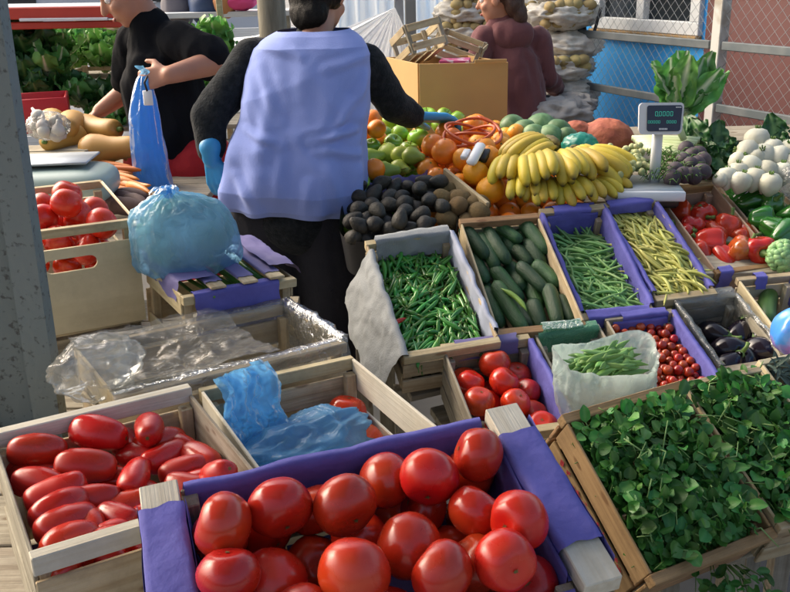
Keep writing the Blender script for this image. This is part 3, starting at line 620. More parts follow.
RPM = [pepper_mesh(100+s, RP) for s in range(4)]; RPOM = pepper_mesh(105, RPO); GPM = [pepper_mesh(110+s, GP) for s in range(4)]
for k, (x, y, d, rx, rz_, s) in enumerate([(680, 214, .075, .9, 1.0, .8), (692, 227, .06, 1.1, -.6, .85), (708, 243, .05, 1.5, 1.25, .95), (725, 231, .065, .6, 2.3, .85), (758, 249, .015, 1.15, -.25, .92), (724, 258, .055, 1.8, .3, .85), (700, 232, .09, 1.2, .3, .85), (742, 240, .09, .8, 2.0, .85), (712, 258, .085, 1.2, 2.9, .8)]+[(x_, y_, .105, 1.2, x_*.3, .85) for x_, y_ in ((672, 205), (684, 222), (697, 218), (708, 226), (700, 246), (715, 268), (735, 265), (750, 258), (738, 244), (724, 240), (694, 238))]+[(x_, y_, .07, 1.0, x_*.7, .85) for x_, y_ in ((688, 236), (705, 256), (732, 263), (750, 262), (716, 236), (737, 237), (768, 262), (700, 216))]):
    pepper(cK, x, y, d, RPM[k % 4], rx, rz_, ['small red bell pepper at the back left of the pepper crate', 'red bell pepper with dark stem at left of crate', 'long red bell pepper lying across the crate', 'red bell pepper against the right board of its crate', 'biggest red bell pepper, leaning over the right rim with stem showing', 'red bell pepper at the front left of the crate', 'red bell pepper buried at the left', 'red bell pepper buried at the right', 'red bell pepper buried at the front'][k] if k < 9 else 'red bell pepper in the lower layer of the crate', 'red bell peppers', s)
pepper(cK, 738, 253, .035, RPOM, .5, 1.4, 'orange-blotched bell pepper at the front of the red ones', 'red bell peppers', .85)
for k, (x, y, d, rx, rz_, s) in enumerate([(735, 197, .03, 1.4, .3, .85), (749, 203, .02, 1.2, 1.5, .9), (770, 205, .01, .5, 0, .9), (761, 219, .015, 1.4, 1.2, .95), (784, 234, .0, 1.3, 2.0, .95), (773, 228, .01, 1.5, .5, .9), (788, 217, .01, 1.0, 1, .9), (755, 212, .05, 1, 0, .9), (775, 215, .05, 1, 1, .9), (798, 235, .02, 1, 2, .9), (745, 208, .06, 1, 2, .9), (800, 222, .02, 1, 2, .9)]):
    pepper(cL, x, y, d, GPM[k % 4], rx, rz_, 'glossy green bell pepper in the crate at the right edge', 'green bell peppers', s*.85)

# --- aubergines
EGG = mat('aubergine skin', (.006, .004, .008), .16, .2, 0, (.012, .006, .015), 6, .7, (.4, .7), .02, 30, None, .45, .0)
def egg_mesh(seed):
    random.seed(seed); pr = []
    L = rnd(.10, .12)
    for j in range(16):
        t = (j+.35)/16; pr.append((max(.001, .039*math.sin(math.pi*t)**.6*(1.12-.38*t)), (t-.5)*L))
    V, F = lathe(pr, 24); return MB().add(deform(V, .05, 1.4, seed), F).mesh('aubergine', [EGG])
def calyx_mesh():
    b = MB(); n = 20; V = []
    for i in range(n): a = 2*math.pi*i/n; q = .021 if i % 4 == 0 else .012; V.append((q*math.cos(a), q*math.sin(a), -.012 if i % 4 == 0 else -.003))
    V.append((0, 0, .006)); b.add(V, [(i, (i+1) % n, n) for i in range(n)]); b.add(*tube([(0, 0, .003), (.002, 0, .018), (.006, 0, .028)], [.006, .005, .006], 8)); return b.mesh('calyx', [STEMG])
EM = [egg_mesh(s) for s in range(4)]; CX = calyx_mesh()
for k, (x, y, d, rx, rz_) in enumerate([(713, 335, .06, 1.1, .5), (738, 337, .055, 1.0, 2.5), (730, 350, .045, 1.3, 1.2), (763, 337, .05, 1.2, -1.0), (765, 352, .035, 1.5, .8), (727, 368, .045, .9, 1.9), (745, 362, .05, 1.4, -.4), (722, 350, .085, 1, 0), (750, 345, .085, 1, 2), (775, 360, .05, 1.2, 0), (785, 345, .05, 1, 1)]):
    p = cO.px(x, y, d); o = put('aubergine', EM[k % 4], cO.M @ T(p) @ Rz(rz_) @ Rx(rx) @ S(.95, .95, .95), 'glossy dark aubergine in the plastic-lined crate', 'aubergine', 'aubergines'); link('calyx', CX, o, T(0, 0, .055))
rows_label([o for o in bpy.data.objects if o.name.startswith('aubergine')][:7], 'glossy dark aubergine in plastic-lined crate', ['back', 'middle', 'front'], [343, 357])
COUR = mat('courgette skin', (.05, .13, .02), .4, 0, 0, (.10, .2, .04), 10, .8, (.4, .7), 0, 60, (1, 8, 8))
p = cT.px(770, 308, .06); put('courgette', MB().add(*bent(.15, .024, .008, 14, 15, lambda t: min(1, (max(0, 1-abs(2*t-1)**6))**.5+.02))).mesh('courgette', [COUR]), cT.M @ T(p) @ Rz(1.1), 'single green courgette in the small crate at the right edge', 'courgette')

# --- leaves
LEAF = mat('cress leaf', (.050, .150, .024), .5, .45, .03, (.085, .225, .038), 30, .7, (.4, .7), .1, 80, None, .45, 0, 0, (.14, .26, .07), 0, 0, .22)
LEAFL = mat('young cress leaf', (.08, .23, .035), .42, .25, .025, (.11, .29, .05), 30, .7, (.4, .7), .1, 80, None, .45, 0, 0, (.2, .34, .1), 0, 0, .25)
def leaf_vf(L, W, cup=.2, fold=.25, wave=.0, nu=5, nv=6, seed=0, blunt=.5, curl=.0, rib=1.0):
    V = []; C_ = []
    for j in range(nv):
        t = j/(nv-1); wd = W/2*max(.03, 1-abs(2*t**blunt-1)**2.2)**.6
        for i in range(nu):
            s = (i/(nu-1)-.5)*2
            z = fold*abs(s)*wd + cup*L*(t-.5)**2*-1.0 + (wave*noise.noise(Vector((s*2+seed, t*6, seed)))*abs(s)) - curl*L*t*t
            V.append((s*wd, t*L, z)); C_.append(rib if i == nu//2 else 0.0)
    F = [(j*nu+i, j*nu+i+1, (j+1)*nu+i+1, (j+1)*nu+i) for j in range(nv-1) for i in range(nu-1)]
    return V, F, C_
def leaf_mesh(name, m, *a, **k):
    V, F, C_ = leaf_vf(*a, **k); return MB().add(V, F, 0, np.array(C_)).mesh(name, [m])
CL = [leaf_mesh('leaf', LEAF, rnd(.027, .038), rnd(.014, .029), rnd(-.4, .5), rnd(.1, .4), .004, seed=s, blunt=.8, rib=.55) for s in range(6)]
CLY = [leaf_mesh('leaf', LEAFL, rnd(.022, .032), rnd(.018, .025), rnd(-.4, .5), rnd(.1, .4), .004, seed=s, blunt=.8, rib=.5) for s in range(4)]
def rand_leaf_M(p, out, s):
    return T(p) @ Rz(rnd(0, 6.28)) @ Rx(random.gauss(.25, .5)) @ Ry(random.gauss(0, .45)) @ S(s, s, s)
CST = mat('cress stem', (.20, .34, .10), .5)
def cress(c, hx, hy, mound, nb, seed, label, nleaf, nstuff, place):
    random.seed(seed); mb = MB()
    hgt = lambda x, y: mound*(1-(x/hx/1.25)**2)*(1-(y/hy/1.25)**2)+.022*noise.noise(Vector((x*15, y*15, seed)))+.006*noise.noise(Vector((x*40, y*40, seed)))
    def stuff(cnt, lo, hi):
        for k in range(cnt):
            x, y = rnd(-hx, hx)*1.0, rnd(-hy, hy); z = c.h+hgt(x, y)-rnd(lo, hi)-.006; me = random.choice(CL)
            mb.add([v.co[:] for v in me.vertices], [tuple(f.vertices) for f in me.polygons], 0, 0, rand_leaf_M((x, y, z), 0, rnd(.6, 1.0)))
        for k in range(cnt//9):
            x, y = rnd(-hx, hx), rnd(-hy, hy); z = c.h+hgt(x, y)-rnd(.0, .03); a = rnd(0, 6); q = Vector((math.cos(a), math.sin(a), rnd(-.3, .2)))*rnd(.02, .04)
            mb.add(*tube([Vector((x, y, z)), Vector((x, y, z))+q*.5+Vector((0, 0, .004)), Vector((x, y, z))+q], .0011, 4), 1)
    stuff(nstuff, .0, .045)
    tag(link('cress_fill', mb.mesh('cress_fill', [LEAF, STEMG]), None, c.M), 'loose watercress leaves filling %s' % place, 'watercress', None, 'stuff')
    gx = max(1, int(round((nb*hx/hy)**.5))); gy = max(1, nb//gx); ii = 0
    for i in range(gx):
        for j in range(gy):
            bx, by = (i+.5-gx/2)*2*hx/gx, (j+.5-gy/2)*2*hy/gy
            e = link('watercress_bunch', None, None, c.M @ T(bx, by, c.h-.03))
            col_ = (['left', 'right'] if gx == 2 else ['left', 'middle', 'right'] if gx == 3 else ['only'])[i]
            tag(e, '%s, %s column, %s from the front' % (label, col_, ORD[j]), 'watercress', 'watercress bunches in %s' % place)
            st = MB()
            for k in range(nleaf):
                rx_, ry_ = rnd(-1, 1)*hx/gx*1.12, rnd(-1, 1)*hy/gy*1.12; x, y = bx+rx_, by+ry_; z = hgt(x, y)+.03+rnd(-.004, .012)
                me = random.choice(CL if random.random() < .62 else CLY); link('leaf', me, e, rand_leaf_M((rx_, ry_, z), 0, rnd(.6, 1.15)))
                if k % 2 == 0: st.add(*tube([(rx_*.3, ry_*.3, -.02), (rx_*.7, ry_*.7, z*.6), (rx_, ry_, z)], .0012, 4))
                if k % 9 == 1: st.add(*tube([(rx_, ry_, z-.006), (rx_+rnd(-.02, .02), ry_+rnd(-.02, .02), z+rnd(.004, .012)), (rx_+rnd(-.045, .045), ry_+rnd(-.045, .045), z+rnd(-.004, .01))], [.0017, .0015, .001], 5))
            link('stems', st.mesh('stems', [CST]), e)
cress(cQ, .122, .140, .014, 9, 21, 'leafy watercress bunch in tan front crate', 33, 1700, 'the tan front crate')
cress(cR, .086, .160, .014, 8, 22, 'dark watercress bunch in crate at right edge', 36, 1200, 'the crate at the right edge')
# a few sprigs that hang out below the front bar
random.seed(31); e = link('watercress_sprig', None, None, T(cQ.M @ Vector((.03, -.19, .06)))); tag(e, 'loose watercress sprigs hanging below the front bar of the tan crate', 'watercress')
st = MB()
for k in range(40):
    q = (rnd(-.05, .10), rnd(-.03, .02)+.0, rnd(-.05, .01)); link('leaf', random.choice(CL+CLY), e, rand_leaf_M(q, 0, rnd(.6, .9)))
    if k % 3 == 0: st.add(*tube([(q[0]*.5, .03, .01), (q[0]*.8, .01, 0), q], .0012, 4))
link('stems', st.mesh('stems', [STEMG]), e)
# grey-green herb in the slotted crate
HERB = mat('grey herb leaf', (.05, .08, .06), .6, .3, .02, (.10, .13, .11), 30, .8, (.4, .7), 0, 60, None, .4, 0, 0, (.2, .24, .2))
HL = [leaf_mesh('leaf', HERB, rnd(.03, .045), .008, .3, .3, .002, seed=s, blunt=.8, nu=3) for s in range(4)]
random.seed(33); mb = MB()
for k in range(500):
    me = random.choice(HL); mb.add([v.co[:] for v in me.vertices], [tuple(f.vertices) for f in me.polygons], 0, 0, T(rnd(-.07, .07), rnd(-.165, .165), cS.h+rnd(-.05, .012)) @ Rz(rnd(0, 6)) @ Rx(rnd(-.3, .9)))
tag(link('herb_heap', mb.mesh('herb_heap', [HERB]), None, cS.M), 'fine grey-green herb heaped in the slotted crate', 'herbs', None, 'stuff')
# ---------------------------------------------------------------- bags
BLUEB = plastic('blue bag film', (.20, .54, .90), .30, .28, .03, .7, 22, .6)
BLUET = plastic('thin blue bag film', (.34, .66, .95), .52, .3, .03, 1.0, 26, .6)
WHITB = plastic('milky bag film', (.74, .86, .84), .46, .3, .04, 1.0, 26, .55)
TEALB = plastic('teal bag film', (.03, .40, .32), .2, .3, .05, .8, 22, .5)
def crumple(rx, ry, rz, seed, amp=.25, s=2.2, nu=64, nv=40, flatb=None):
    V, F = uvsphere(nu, nv); out = []
    for v in V:
        p = Vector(v); q = p+Vector((seed*1.7, seed, -seed)); k = 1+amp*(ridged(q, s)*.7+ridged(q, s*2.1)*.35+.10*ridged(q, s*4.3))-amp*.45
        w = Vector((p.x*rx*k, p.y*ry*k, p.z*rz*k))
        if flatb is not None and w.z < flatb: w.z = flatb+(w.z-flatb)*.15
        out.append(w)
    return out, F
# knotted blue bag on the purple crate
c0 = at_y(187, 243, 2.03); e = link('knotted_bag', None, None, T(c0.x, c0.y, 1.052) @ Rz(.5)); tag(e, 'knotted pale blue plastic bag bulging on the purple-papered crate', 'bag')
kx, ky = -.035, -.02
def bagf(u, v):
    th = 2*math.pi*u; t = v
    r = [.055, .09, .108, .114, .112, .104, .088, .064, .036, .012][min(9, int(t*9))]; k = t*9-int(t*9); rr = [.085, .108, .118, .118, .113, .102, .084, .060, .034, .012, .012]; r = rr[min(9, int(t*9))]*(1-k)+rr[min(10, int(t*9)+1)]*k
    z = [-.102, -.098, -.075, -.04, -.005, .025, .048, .064, .076, .086, .09]; zz = z[min(9, int(t*9))]*(1-k)+z[min(10, int(t*9)+1)]*k
    a_ = max(0, (t-.42)/.58); fold = a_**1.3*(.16*ridged((math.cos(th)*2.3+1, math.sin(th)*2.3, a_*.5), 1.5)+.10*ridged((math.cos(th)*4.1, math.sin(th)*4.1+3, 0), 1.4))+.07*fbm((math.cos(th)*1.2+2, math.sin(th)*1.2, t*1.5), 1.2)+.035*ridged((math.cos(th)*2+t, math.sin(th)*2, t*3.5), 1.4)+.016*ridged((math.cos(th)*5, math.sin(th)*5+t*2, t*6), 1.5)
    r *= 1+fold; s = t**2
    return (r*math.cos(th)*1.08+kx*s, r*math.sin(th)*.92+ky*s, zz+.006*fbm((math.cos(th)*2, math.sin(th)*2, t*4), 2))
link('bag_film', MB().add(*grid(bagf, 150, 70, True)).mesh('bag_film', [BLUET]), e)
kn = MB()
for i in range(5):
    a = i*1.3+.3; kn.add(*grid(lambda u, v: (kx+math.cos(a+(u-.5)*.9)*(.004+.030*v)-.012*v, ky+math.sin(a+(u-.5)*.9)*(.004+.022*v)-.010*v, .084+.016*math.sin(v*2.2)-.010*v*v+.006*ridged((u*3, v*2, i), 1.2)), 9, 9))
kn.add(*crumple(.012, .012, .014, 4, .3, 1.5, 20, 14), 0, 0, T(kx, ky, .086))
link('knot', kn.mesh('knot', [plastic('knot film', (.16, .50, .92), .2, .3, .03, .6, 40)]), e)
CON = mat('pale greens in bag', (.55, .56, .48), .8, 0, 0, (.30, .36, .20), 14, 1, (.35, .65))
link('contents', MB().add(*crumple(.104, .088, .082, 4, .22, 2.6, 40, 26)).mesh('contents', [CON]), e, T(0, 0, -.02))
# crumpled blue bag in the half-empty crate
p = cC.px(305, 447, .085); e = link('crumpled_bag', None, None, cC.M @ T(p) @ Rz(.25)); tag(e, 'bright blue crumpled plastic bag lying in the half-empty crate', 'bag')
link('bag_film', MB().add(*crumple(.125, .070, .046, 7, .45, 1.25, 96, 60, -.025)).mesh('bag_film', [BLUEB]), e)
p = cC.px(273, 400, .03)
def hang(u, v):
    x = (u-.5)*(.088+.02*v); w = ridged((u*3, v*2, 3), 1.1)*.012+fbm((u*4, v*3, 1), 1.5)*.014
    return (x+.006*math.sin(v*9), -.03-.016*v+w, .055-.125*v)
link('bag_tail', MB().add(*grid(hang, 46, 46)).mesh('bag_tail', [BLUEB]), e, T(-.055, .105, .075) @ Rz(.05) @ Rx(-.15) @ S(1.15, 1, 1.1))
link('bag_tail', MB().add(*grid(lambda u, v: (hang(u, v)[0]*1.1, hang(1-u, v)[1]+.016, hang(u, v)[2]*.95), 46, 46)).mesh('bag_tail', [BLUEB]), e, T(-.055, .105, .075) @ Rz(.15) @ Rx(-.2) @ S(1.15, 1, 1.1))
# crumpled clear bag at the left end of the film-wrapped crate
p = at_z(95, 372, .925); tag(link('clear_bag', MB().add(*crumple(.078, .055, .055, 12, .34, 1.2, 80, 50)).mesh('clear_bag', [plastic('clear bag film', (.8, .82, .8), .80, .16, .06, .6, 20)]), None, T(p.x, p.y+.02, p.z) @ Rz(.4)), 'crumpled clear plastic bag beside the grey pillar', 'bag')
# something green left in the film-wrapped crate
tag(link('leaf_scrap', leaf_mesh('leaf', LEAF, .09, .05, .3, .3, .02, nu=7, nv=9), None, cD.M @ T(-.03, .05, .03) @ Rz(1.0)), 'green leaf scrap on the floor of the film-wrapped crate', 'leaf')
tag(link('leek_bundle', MB().add(*bent(.3, .02, .0, 8, 8)).mesh('x', [STEMG]), None, cE.M @ T(0, 0, .17) @ Rz(.1)), 'green stalks showing between the slats of the purple crate', 'vegetable')
bpy.data.objects.remove(bpy.data.objects['leek_bundle'])
random.seed(3); LK = mat('spring onion leaf', (.10, .27, .04), .4, .2, .02, (.2, .36, .08), 12, .7, (.4, .7), 0, 60, (1, 6, 6))
for k in range(26):
    tag(link('spring_onion', MB().add(*bent(rnd(.2, .27), rnd(.004, .006), rnd(-.012, .012), 7, 9, lambda t: .5+.5*math.sin(t*3))).mesh('spring_onion', [LK]), None, cE.M @ T(rnd(-.09, .1), rnd(-.03, .03), .185+rnd(-.02, .008)) @ Rz(1.57+rnd(-.15, .15))), 'green onion stalk showing between the slats of the purple crate', 'green onion', 'green onions under the slats')
# milky bag of flat beans
b0 = cP.M @ Vector((.0, -.02, .0)); b0 = Vector((at_z(602, 362, .80).x, at_z(602, 362, .80).y, cP.w(0, 0, .12).z+.03))
e = link('bean_bag', None, None, T(b0) @ Rz(.2) @ Rx(.10)); tag(e, 'milky plastic bag standing open, full of flat green beans', 'bag')
def bean_bag(u, v):
    th = 2*math.pi*u; H = .175; t = v
    r = .070+.028*min(1, t*1.6)+.006*math.sin(t*4)
    if t > .92: r += .004*(t-.92)/.08
    f = ridged((math.cos(th)*1.7, math.sin(th)*1.7, t*.9+2), 1.4)*.07*(.4+t)+.03*fbm((math.cos(th)*3, math.sin(th)*3, t*3), 1.6)+.03*ridged((math.cos(th)*2.5+t*2, math.sin(th)*2.5, t*3), 1.5)+.015*ridged((math.cos(th)*6, math.sin(th)*6-t*3, t*4), 1.5)
    r *= 1+f
    top = .012*math.sin(th*2+1)+.010*math.sin(3*th)
    return (r*math.cos(th)*1.06, r*math.sin(th)*.86, H*t+top*t**3)
V, F = grid(bean_bag, 140, 60, True)
V2, F2 = grid(lambda u, v: tuple(Vector(bean_bag(u, 1-.4*v))*Vector((.95-.05*v, .95-.05*v, 1)) if False else (bean_bag(u, 1-.4*v)[0]*(.975-.08*v), bean_bag(u, 1-.4*v)[1]*(.975-.08*v), bean_bag(u, 1-.4*v)[2])), 96, 14, True)
link('bag_film', MB().add(V, F).add(V2, F2).mesh('bag_film', [WHITB]), e)
FB = mat('flat bean skin', (.20, .36, .09), .5, .22, .015, (.14, .28, .06), 20, .7)
FBM = []
for s in range(5):
    random.seed(140+s); L = rnd(.075, .10); FBM.append(MB().add(*bent(L, .0065, rnd(-.010, .010), 8, 10, lambda t: min(1, .15+5*t, .1+4*(1-t)), .35, rnd(-.004, .004))).mesh('flat_bean', [FB]))
random.seed(9)
for k in range(90):
    a = rnd(0, 6.28); r = .078*math.sqrt(random.random()); x, y = r*math.cos(a), r*math.sin(a)*.78
    M = T(b0) @ Rz(.2) @ Rx(.10) @ T(x*.72, y*.72, .140+.030*(1-(r/.08)**2)+rnd(-.012, .012)) @ Rz(rnd(-.7, .7)+.2) @ Ry(rnd(-.3, .3)) @ Rx(rnd(-.8, .8))
    put('flat_bean', FBM[k % 5], M, 'flat green bean in the milky plastic bag', 'bean', 'flat beans in the milky bag')
# shiny blue-pink bag at the right edge
PINKB = plastic('blue and pink film', (.10, .30, .80), .15, .15, .10, .4, 10, .3)
_nt2 = PINKB.node_tree
p = at_y(800, 333, 1.92); ball = crumple(.062, .055, .062, 3, .06, 1.2, 48, 32)
V = [Vector((v[0]*(1+.05*math.cos(7*math.atan2(v[1], v[0]))), v[1]*(1+.05*math.cos(7*math.atan2(v[1], v[0]))), v[2])) for v in ball[0]]
PK = mat('glossy blue bag with pink print', (.08, .32, .85), .25, 0, 0, (.55, .16, .50), 9, .9, (.5, .62), .1, 14, None, .6, .3)
tag(link('tied_bag', MB().add(V, ball[1]).mesh('tied_bag', [PK]), None, T(p) @ Ry(.3)), 'shiny blue bag with pink patches beside the aubergines at right edge', 'bag')

# ---------------------------------------------------------------- fruit heaps on the back table
SH = Frame(T(.3, 2.45, .945) @ Rx(math.radians(12.5)), 0.0)
tb = link('back_table', None, None, Matrix.Identity(4)); tag(tb, 'sloping plank table under the fruit heaps at the back', 'table')
for k in range(7):
    y = 2.36+k*.145; z = .945+(y-2.45)*math.tan(math.radians(12.5))-.115; board('plank', tb, (-.06, y, z), (1.9, y, z), .135, .022, W_GREY, (0, -.22, 1))
legs(tb, [(-.03, 2.34, .80), (1.85, 2.34, .80), (.8, 2.34, .80), (-.03, 3.2, .97), (1.85, 3.2, .97), (.8, 3.2, .97)])
APG = mat('green apple skin', (.26, .44, .035), .25, .12, .02, (.36, .50, .07), 14, .7, (.4, .7), .02, 60, None, .5, .2)
PEA = mat('pear skin', (.34, .42, .06), .4, .12, .02, (.24, .30, .05), 22, .8, (.45, .7), .03, 60)
ORG = mat('orange peel', (.80, .27, .012), .42, .10, .012, (.82, .33, .02), 10, .6, (.4, .7), .25, 160, None, .5)
MAN = mat('red orange skin', (.78, .18, .014), .38, .10, .010, (.80, .26, .02), 10, .6, (.4, .7), .12, 120, None, .5, .15)
def apple_mesh(seed, m, r=.036):
    pr = []
    for j in range(14):
        a = math.pi*(j+.4)/14; z = -r*.9*math.cos(a)
        if a > 2.3: z -= r*.45*((a-2.3)/.84)**2
        if a < .6: z += r*.2*((.6-a)/.6)**2
        pr.append((max(.001, r*math.sin(a)*(1+.06*(a/math.pi-.3))), z))
    V, F = lathe(pr, 20); V = deform(V, .05, 1.3, seed); b = MB().add(V, F); b.add(*tube([(0, 0, V[-1][2]-.002), (.001, 0, V[-1][2]+.008), (.004, 0, V[-1][2]+.016)], .0013, 5), 1); return b.mesh('apple', [m, SCAR])
def orange_mesh(seed, m, r=.036):
    V, F = lathe([(r*math.sin(math.pi*(j+.4)/14), -r*.96*math.cos(math.pi*(j+.4)/14)) for j in range(14)], 20); V = deform(V, .04, 1.3, seed); t = V[-1][2]
    b = MB().add(V, F); b.add([(.0035*math.cos(a), .0035*math.sin(a), t+.0004) for a in (0, 1.26, 2.5, 3.77, 5.03)]+[(0, 0, t+.0006)], [(i, (i+1) % 5, 5) for i in range(5)], 1); return b.mesh('orange', [m, STEMG])
def pear_mesh(seed):
    V, F = lathe([(.004, -.05), (.02, -.047), (.033, -.032), (.036, -.016), (.033, 0), (.025, .015), (.018, .028), (.015, .04), (.010, .047), (.003, .049)], 20); b = MB().add(deform(V, .08, 1.4, seed), F)
    b.add(*tube([(0, 0, .046), (.003, 0, .058), (.007, 0, .066)], .0016, 5), 1); return b.mesh('pear', [PEA, SCAR])
APM = [apple_mesh(s, APG) for s in range(3)]; ORM = [orange_mesh(s, ORG) for s in range(3)]; MAM = [orange_mesh(s+5, MAN) for s in range(3)]; PRM = [pear_mesh(s) for s in range(3)]
heap = []
for x, y, s in [(429, 108, 1.15), (453, 118, 1.05), (463, 129, .95), (418, 138, 1.1), (393, 142, .95), (409, 149, 1), (444, 115, .9), (359, 164, 1), (383, 130, .95), (357, 150, .95), (400, 133, .95), (358, 180, 1), (368, 168, .9), (372, 145, .9), (440, 124, .9), (422, 121, .9), (405, 124, .9), (390, 120, .9), (346, 160, 1), (347, 176, 1)]: heap.append((x, y, s, 'a'))
for x, y, s in [(374, 156, 1.05), (390, 154, 1), (386, 169, 1), (399, 165, .85), (414, 163, .85), (404, 158, .9)]: heap.append((x, y, s, 'p'))
for x, y, s in [(363, 134, 1.05), (373, 129, 1), (359, 146, 1), (376, 144, .95), (381, 138, .8), (352, 140, .9), (375, 175, 1), (448, 136, 1.2), (433, 145, 1.1), (432, 156, 1.15), (446, 166, 1.25), (429, 167, 1.05), (452, 151, 1.05), (476, 125, 1.1), (472, 138, 1.05), (421, 157, .8), (437, 176, .9), (464, 150, 1), (462, 140, 1)]: heap.append((x, y, s, 'm'))
for x, y, s in [(484, 164, 1.1), (488, 175, 1.15), (475, 183, 1.15), (490, 192, 1.25), (462, 171, 1.05), (474, 172, .95), (491, 155, 1), (501, 149, .95), (500, 157, 1), (496, 165, .95), (461, 181, .95), (495, 178, .95), (504, 133, .95), (488, 138, 1), (478, 155, 1), (470, 162, 1), (507, 142, .9), (480, 147, 1), (515, 140, .9), (512, 152, .9), (508, 165, .9), (503, 175, .9), (498, 130, .9)]: heap.append((x, y, s, 'o'))
random.seed(15); P = []; R = []
for x, y, s, k in heap:
    q = SH.px(x, y, .0); P.append((q.x, q.y, q.z)); R.append(.034*s)
n0 = len(P)
for i in range(11):
    for j in range(10):
        P.append((-.42+i*.066+rnd(-.01, .01), .06+j*.066+rnd(-.01, .01), -.062)); R.append(.034)
P = settle(P, R, (-.6, -.03, -.099), (.42, .8, .3), 60, .9, .0001)
for i in range(len(P)):
    s = R[i]/.036; k = heap[i][3] if i < n0 else ('a' if P[i][0] < -.22 and random.random() < .7 else 'm' if P[i][0] < .08 else 'o')
    M = SH.M @ T(P[i]) @ Rz(rnd(0, 6)) @ Rx(rnd(-1.2, .9)) @ S(s, s, s)
    if k == 'a': put('green_apple', APM[i % 3], M, 'green apple in the heap in front of the cardboard box', 'apple', 'green apples on the back table')
    elif k == 'p': put('pear', PRM[i % 3], SH.M @ T(P[i]) @ Rz(rnd(-.6, .6)+1.2) @ Rx(1.4) @ S(s, s, s), 'green pear at the lower edge of the apple heap', 'pear', 'pears by the apples')
    elif k == 'm': put('red_orange', MAM[i % 3], M, 'deep orange round fruit among the green apples', 'orange', 'deep orange fruit on the back table')
    else: put('orange', ORM[i % 3], M, 'orange in the heap left of the bananas', 'orange', 'oranges by the bananas')
# mauve paper edge and pale plank that divide the heaps
q0, q1 = SH.px(352, 188, 0), SH.px(433, 174, 0)
o = tag(link('paper_sheet', MB().add(*grid(lambda u, v: tuple(q0.lerp(q1, u)+Vector((0, -.035*v+.02+.008*math.sin(u*14), .0-.05*v+.014*fbm((u*5, v*2, 1), 1.5)))), 40, 10)).mesh('paper_sheet', [PAPERD]), None, SH.M), 'mauve paper edge under the apples and pears', 'paper')
dv = link('divider_plank', MB().add(*boxvf(.26, .012, .05, .002)).mesh('divider', W_PALE, False), None, along(SH.M @ (SH.px(447, 178, -.01)), SH.M @ (SH.px(484, 208, -.01)))); tag(dv, 'pale plank between the kiwis and the oranges', 'plank')
# avocados in a low black tub, kiwis next to them
AVO = mat('avocado skin', (.016, .016, .012), .6, .4, .02, (.045, .038, .028), 30, .8, (.4, .7), .5, 110, None, .5)
AV = []
for s in range(4):
    V, F = lathe([(.003, -.045), (.02, -.042), (.031, -.028), (.034, -.012), (.031, .004), (.024, .02), (.017, .032), (.009, .041), (.002, .043)], 16); AV.append(MB().add(deform(V, .06, 1.4, s), F).mesh('avocado', [AVO]))
KIW = mat('kiwi skin', (.16, .10, .04), .85, .15, .01, (.10, .07, .03), 60, .8, (.4, .7), .4, 200)
KW = []
for s in range(3):
    V, F = lathe([(.028*math.sin(math.pi*(j+.4)/12)**.9, -.036*math.cos(math.pi*(j+.4)/12)) for j in range(12)], 14); KW.append(MB().add(deform(V, .05, 1.4, s), F).mesh('kiwi', [KIW]))
random.seed(16); P = []; R = []
for r_ in range(5):
    for i in range(13-r_ % 2):
        x = 352+i*8.0+rnd(-2, 2)+(r_ % 2)*4; y = 192+r_*10+rnd(-2, 2)-i*.4
        if x < 445-r_*3: q = SH.px(x, y, .0); P.append((q.x, q.y, q.z+rnd(-.01, .012))); R.append(.021)
na = len(P)
for x, y in [(438, 192), (447, 190), (455, 197), (462, 203), (470, 205), (478, 207), (450, 206), (442, 201), (458, 210), (468, 214), (447, 214), (478, 214)]:
    q = SH.px(x, y, .005); P.append((q.x, q.y, q.z)); R.append(.024)
P = settle(P, R, (-.62, -.25, -.09), (.5, .5, .3), 50, .9, .0001)
for i, p in enumerate(P):
    if i < na: put('avocado', AV[i % 4], SH.M @ T(p) @ Rz(rnd(0, 6)) @ Rx(rnd(.8, 2.0)) @ S(.66, .66, .70), 'dark avocado in the heap behind the chillies', 'avocado', 'avocados')
    else: put('kiwi', KW[i % 3], SH.M @ T(p) @ Rz(rnd(0, 6)) @ Rx(rnd(.8, 2.0)), 'brown kiwi fruit between the avocados and the oranges', 'kiwi', 'kiwis')
tubm = MB()
c0 = SH.px(398, 213, 0); 
def tubf(u, v):
    th = 2*math.pi*u; ex = .22; cx_ = math.copysign(abs(math.cos(th))**.5, math.cos(th)); sy_ = math.copysign(abs(math.sin(th))**.5, math.sin(th)); k = 1-.08*(1-v)
    return (c0.x-.0+.165*cx_*k, c0.y-.005+.145*sy_*k, -.13+.12*v)
tag(link('black_tub', MB().add(*grid(tubf, 48, 6, True)).mesh('black_tub', [BLACKP]), None, SH.M), 'low black tub under the avocados', 'tub')
# bananas
BAN = mat('banana peel', (.60, .42, .04), .5, .14, .014, (.40, .30, .06), 16, .8, (.42, .72), .12, 30, None, .45, 0, 0, (.06, .045, .02))
BCR = mat('banana crown', (.20, .17, .04), .7, .1, 0, (.07, .05, .02), 40, .9)
def banana_mesh(seed, L=.165, R_=.0188):
    random.seed(seed); b = MB(); P = []; RR = []; val = []; k = 15; n = 8; bend = rnd(.9, 1.25)
    for i in range(k):
        t = i/(k-1); a = .55-bend*1.35*t
        if i == 0: p = Vector((0, 0, 0))
        else: p = P[-1]+Vector((0, -math.cos(a), math.sin(a)))*(L/(k-1))
        P.append(p); RR.append(R_*(.33+.1*t*0 if t < .08 else min(1, .45+(t-.08)*4.2) if t < .8 else max(.2, 1-((t-.8)/.2)**2*.82))); val += [1.0 if t > .97 or t < .03 else .0]*n
    V, F = tube(P, RR, n); b.add(V, F, 0, np.array(val[:len(V)])); return b.mesh('banana', [BAN])
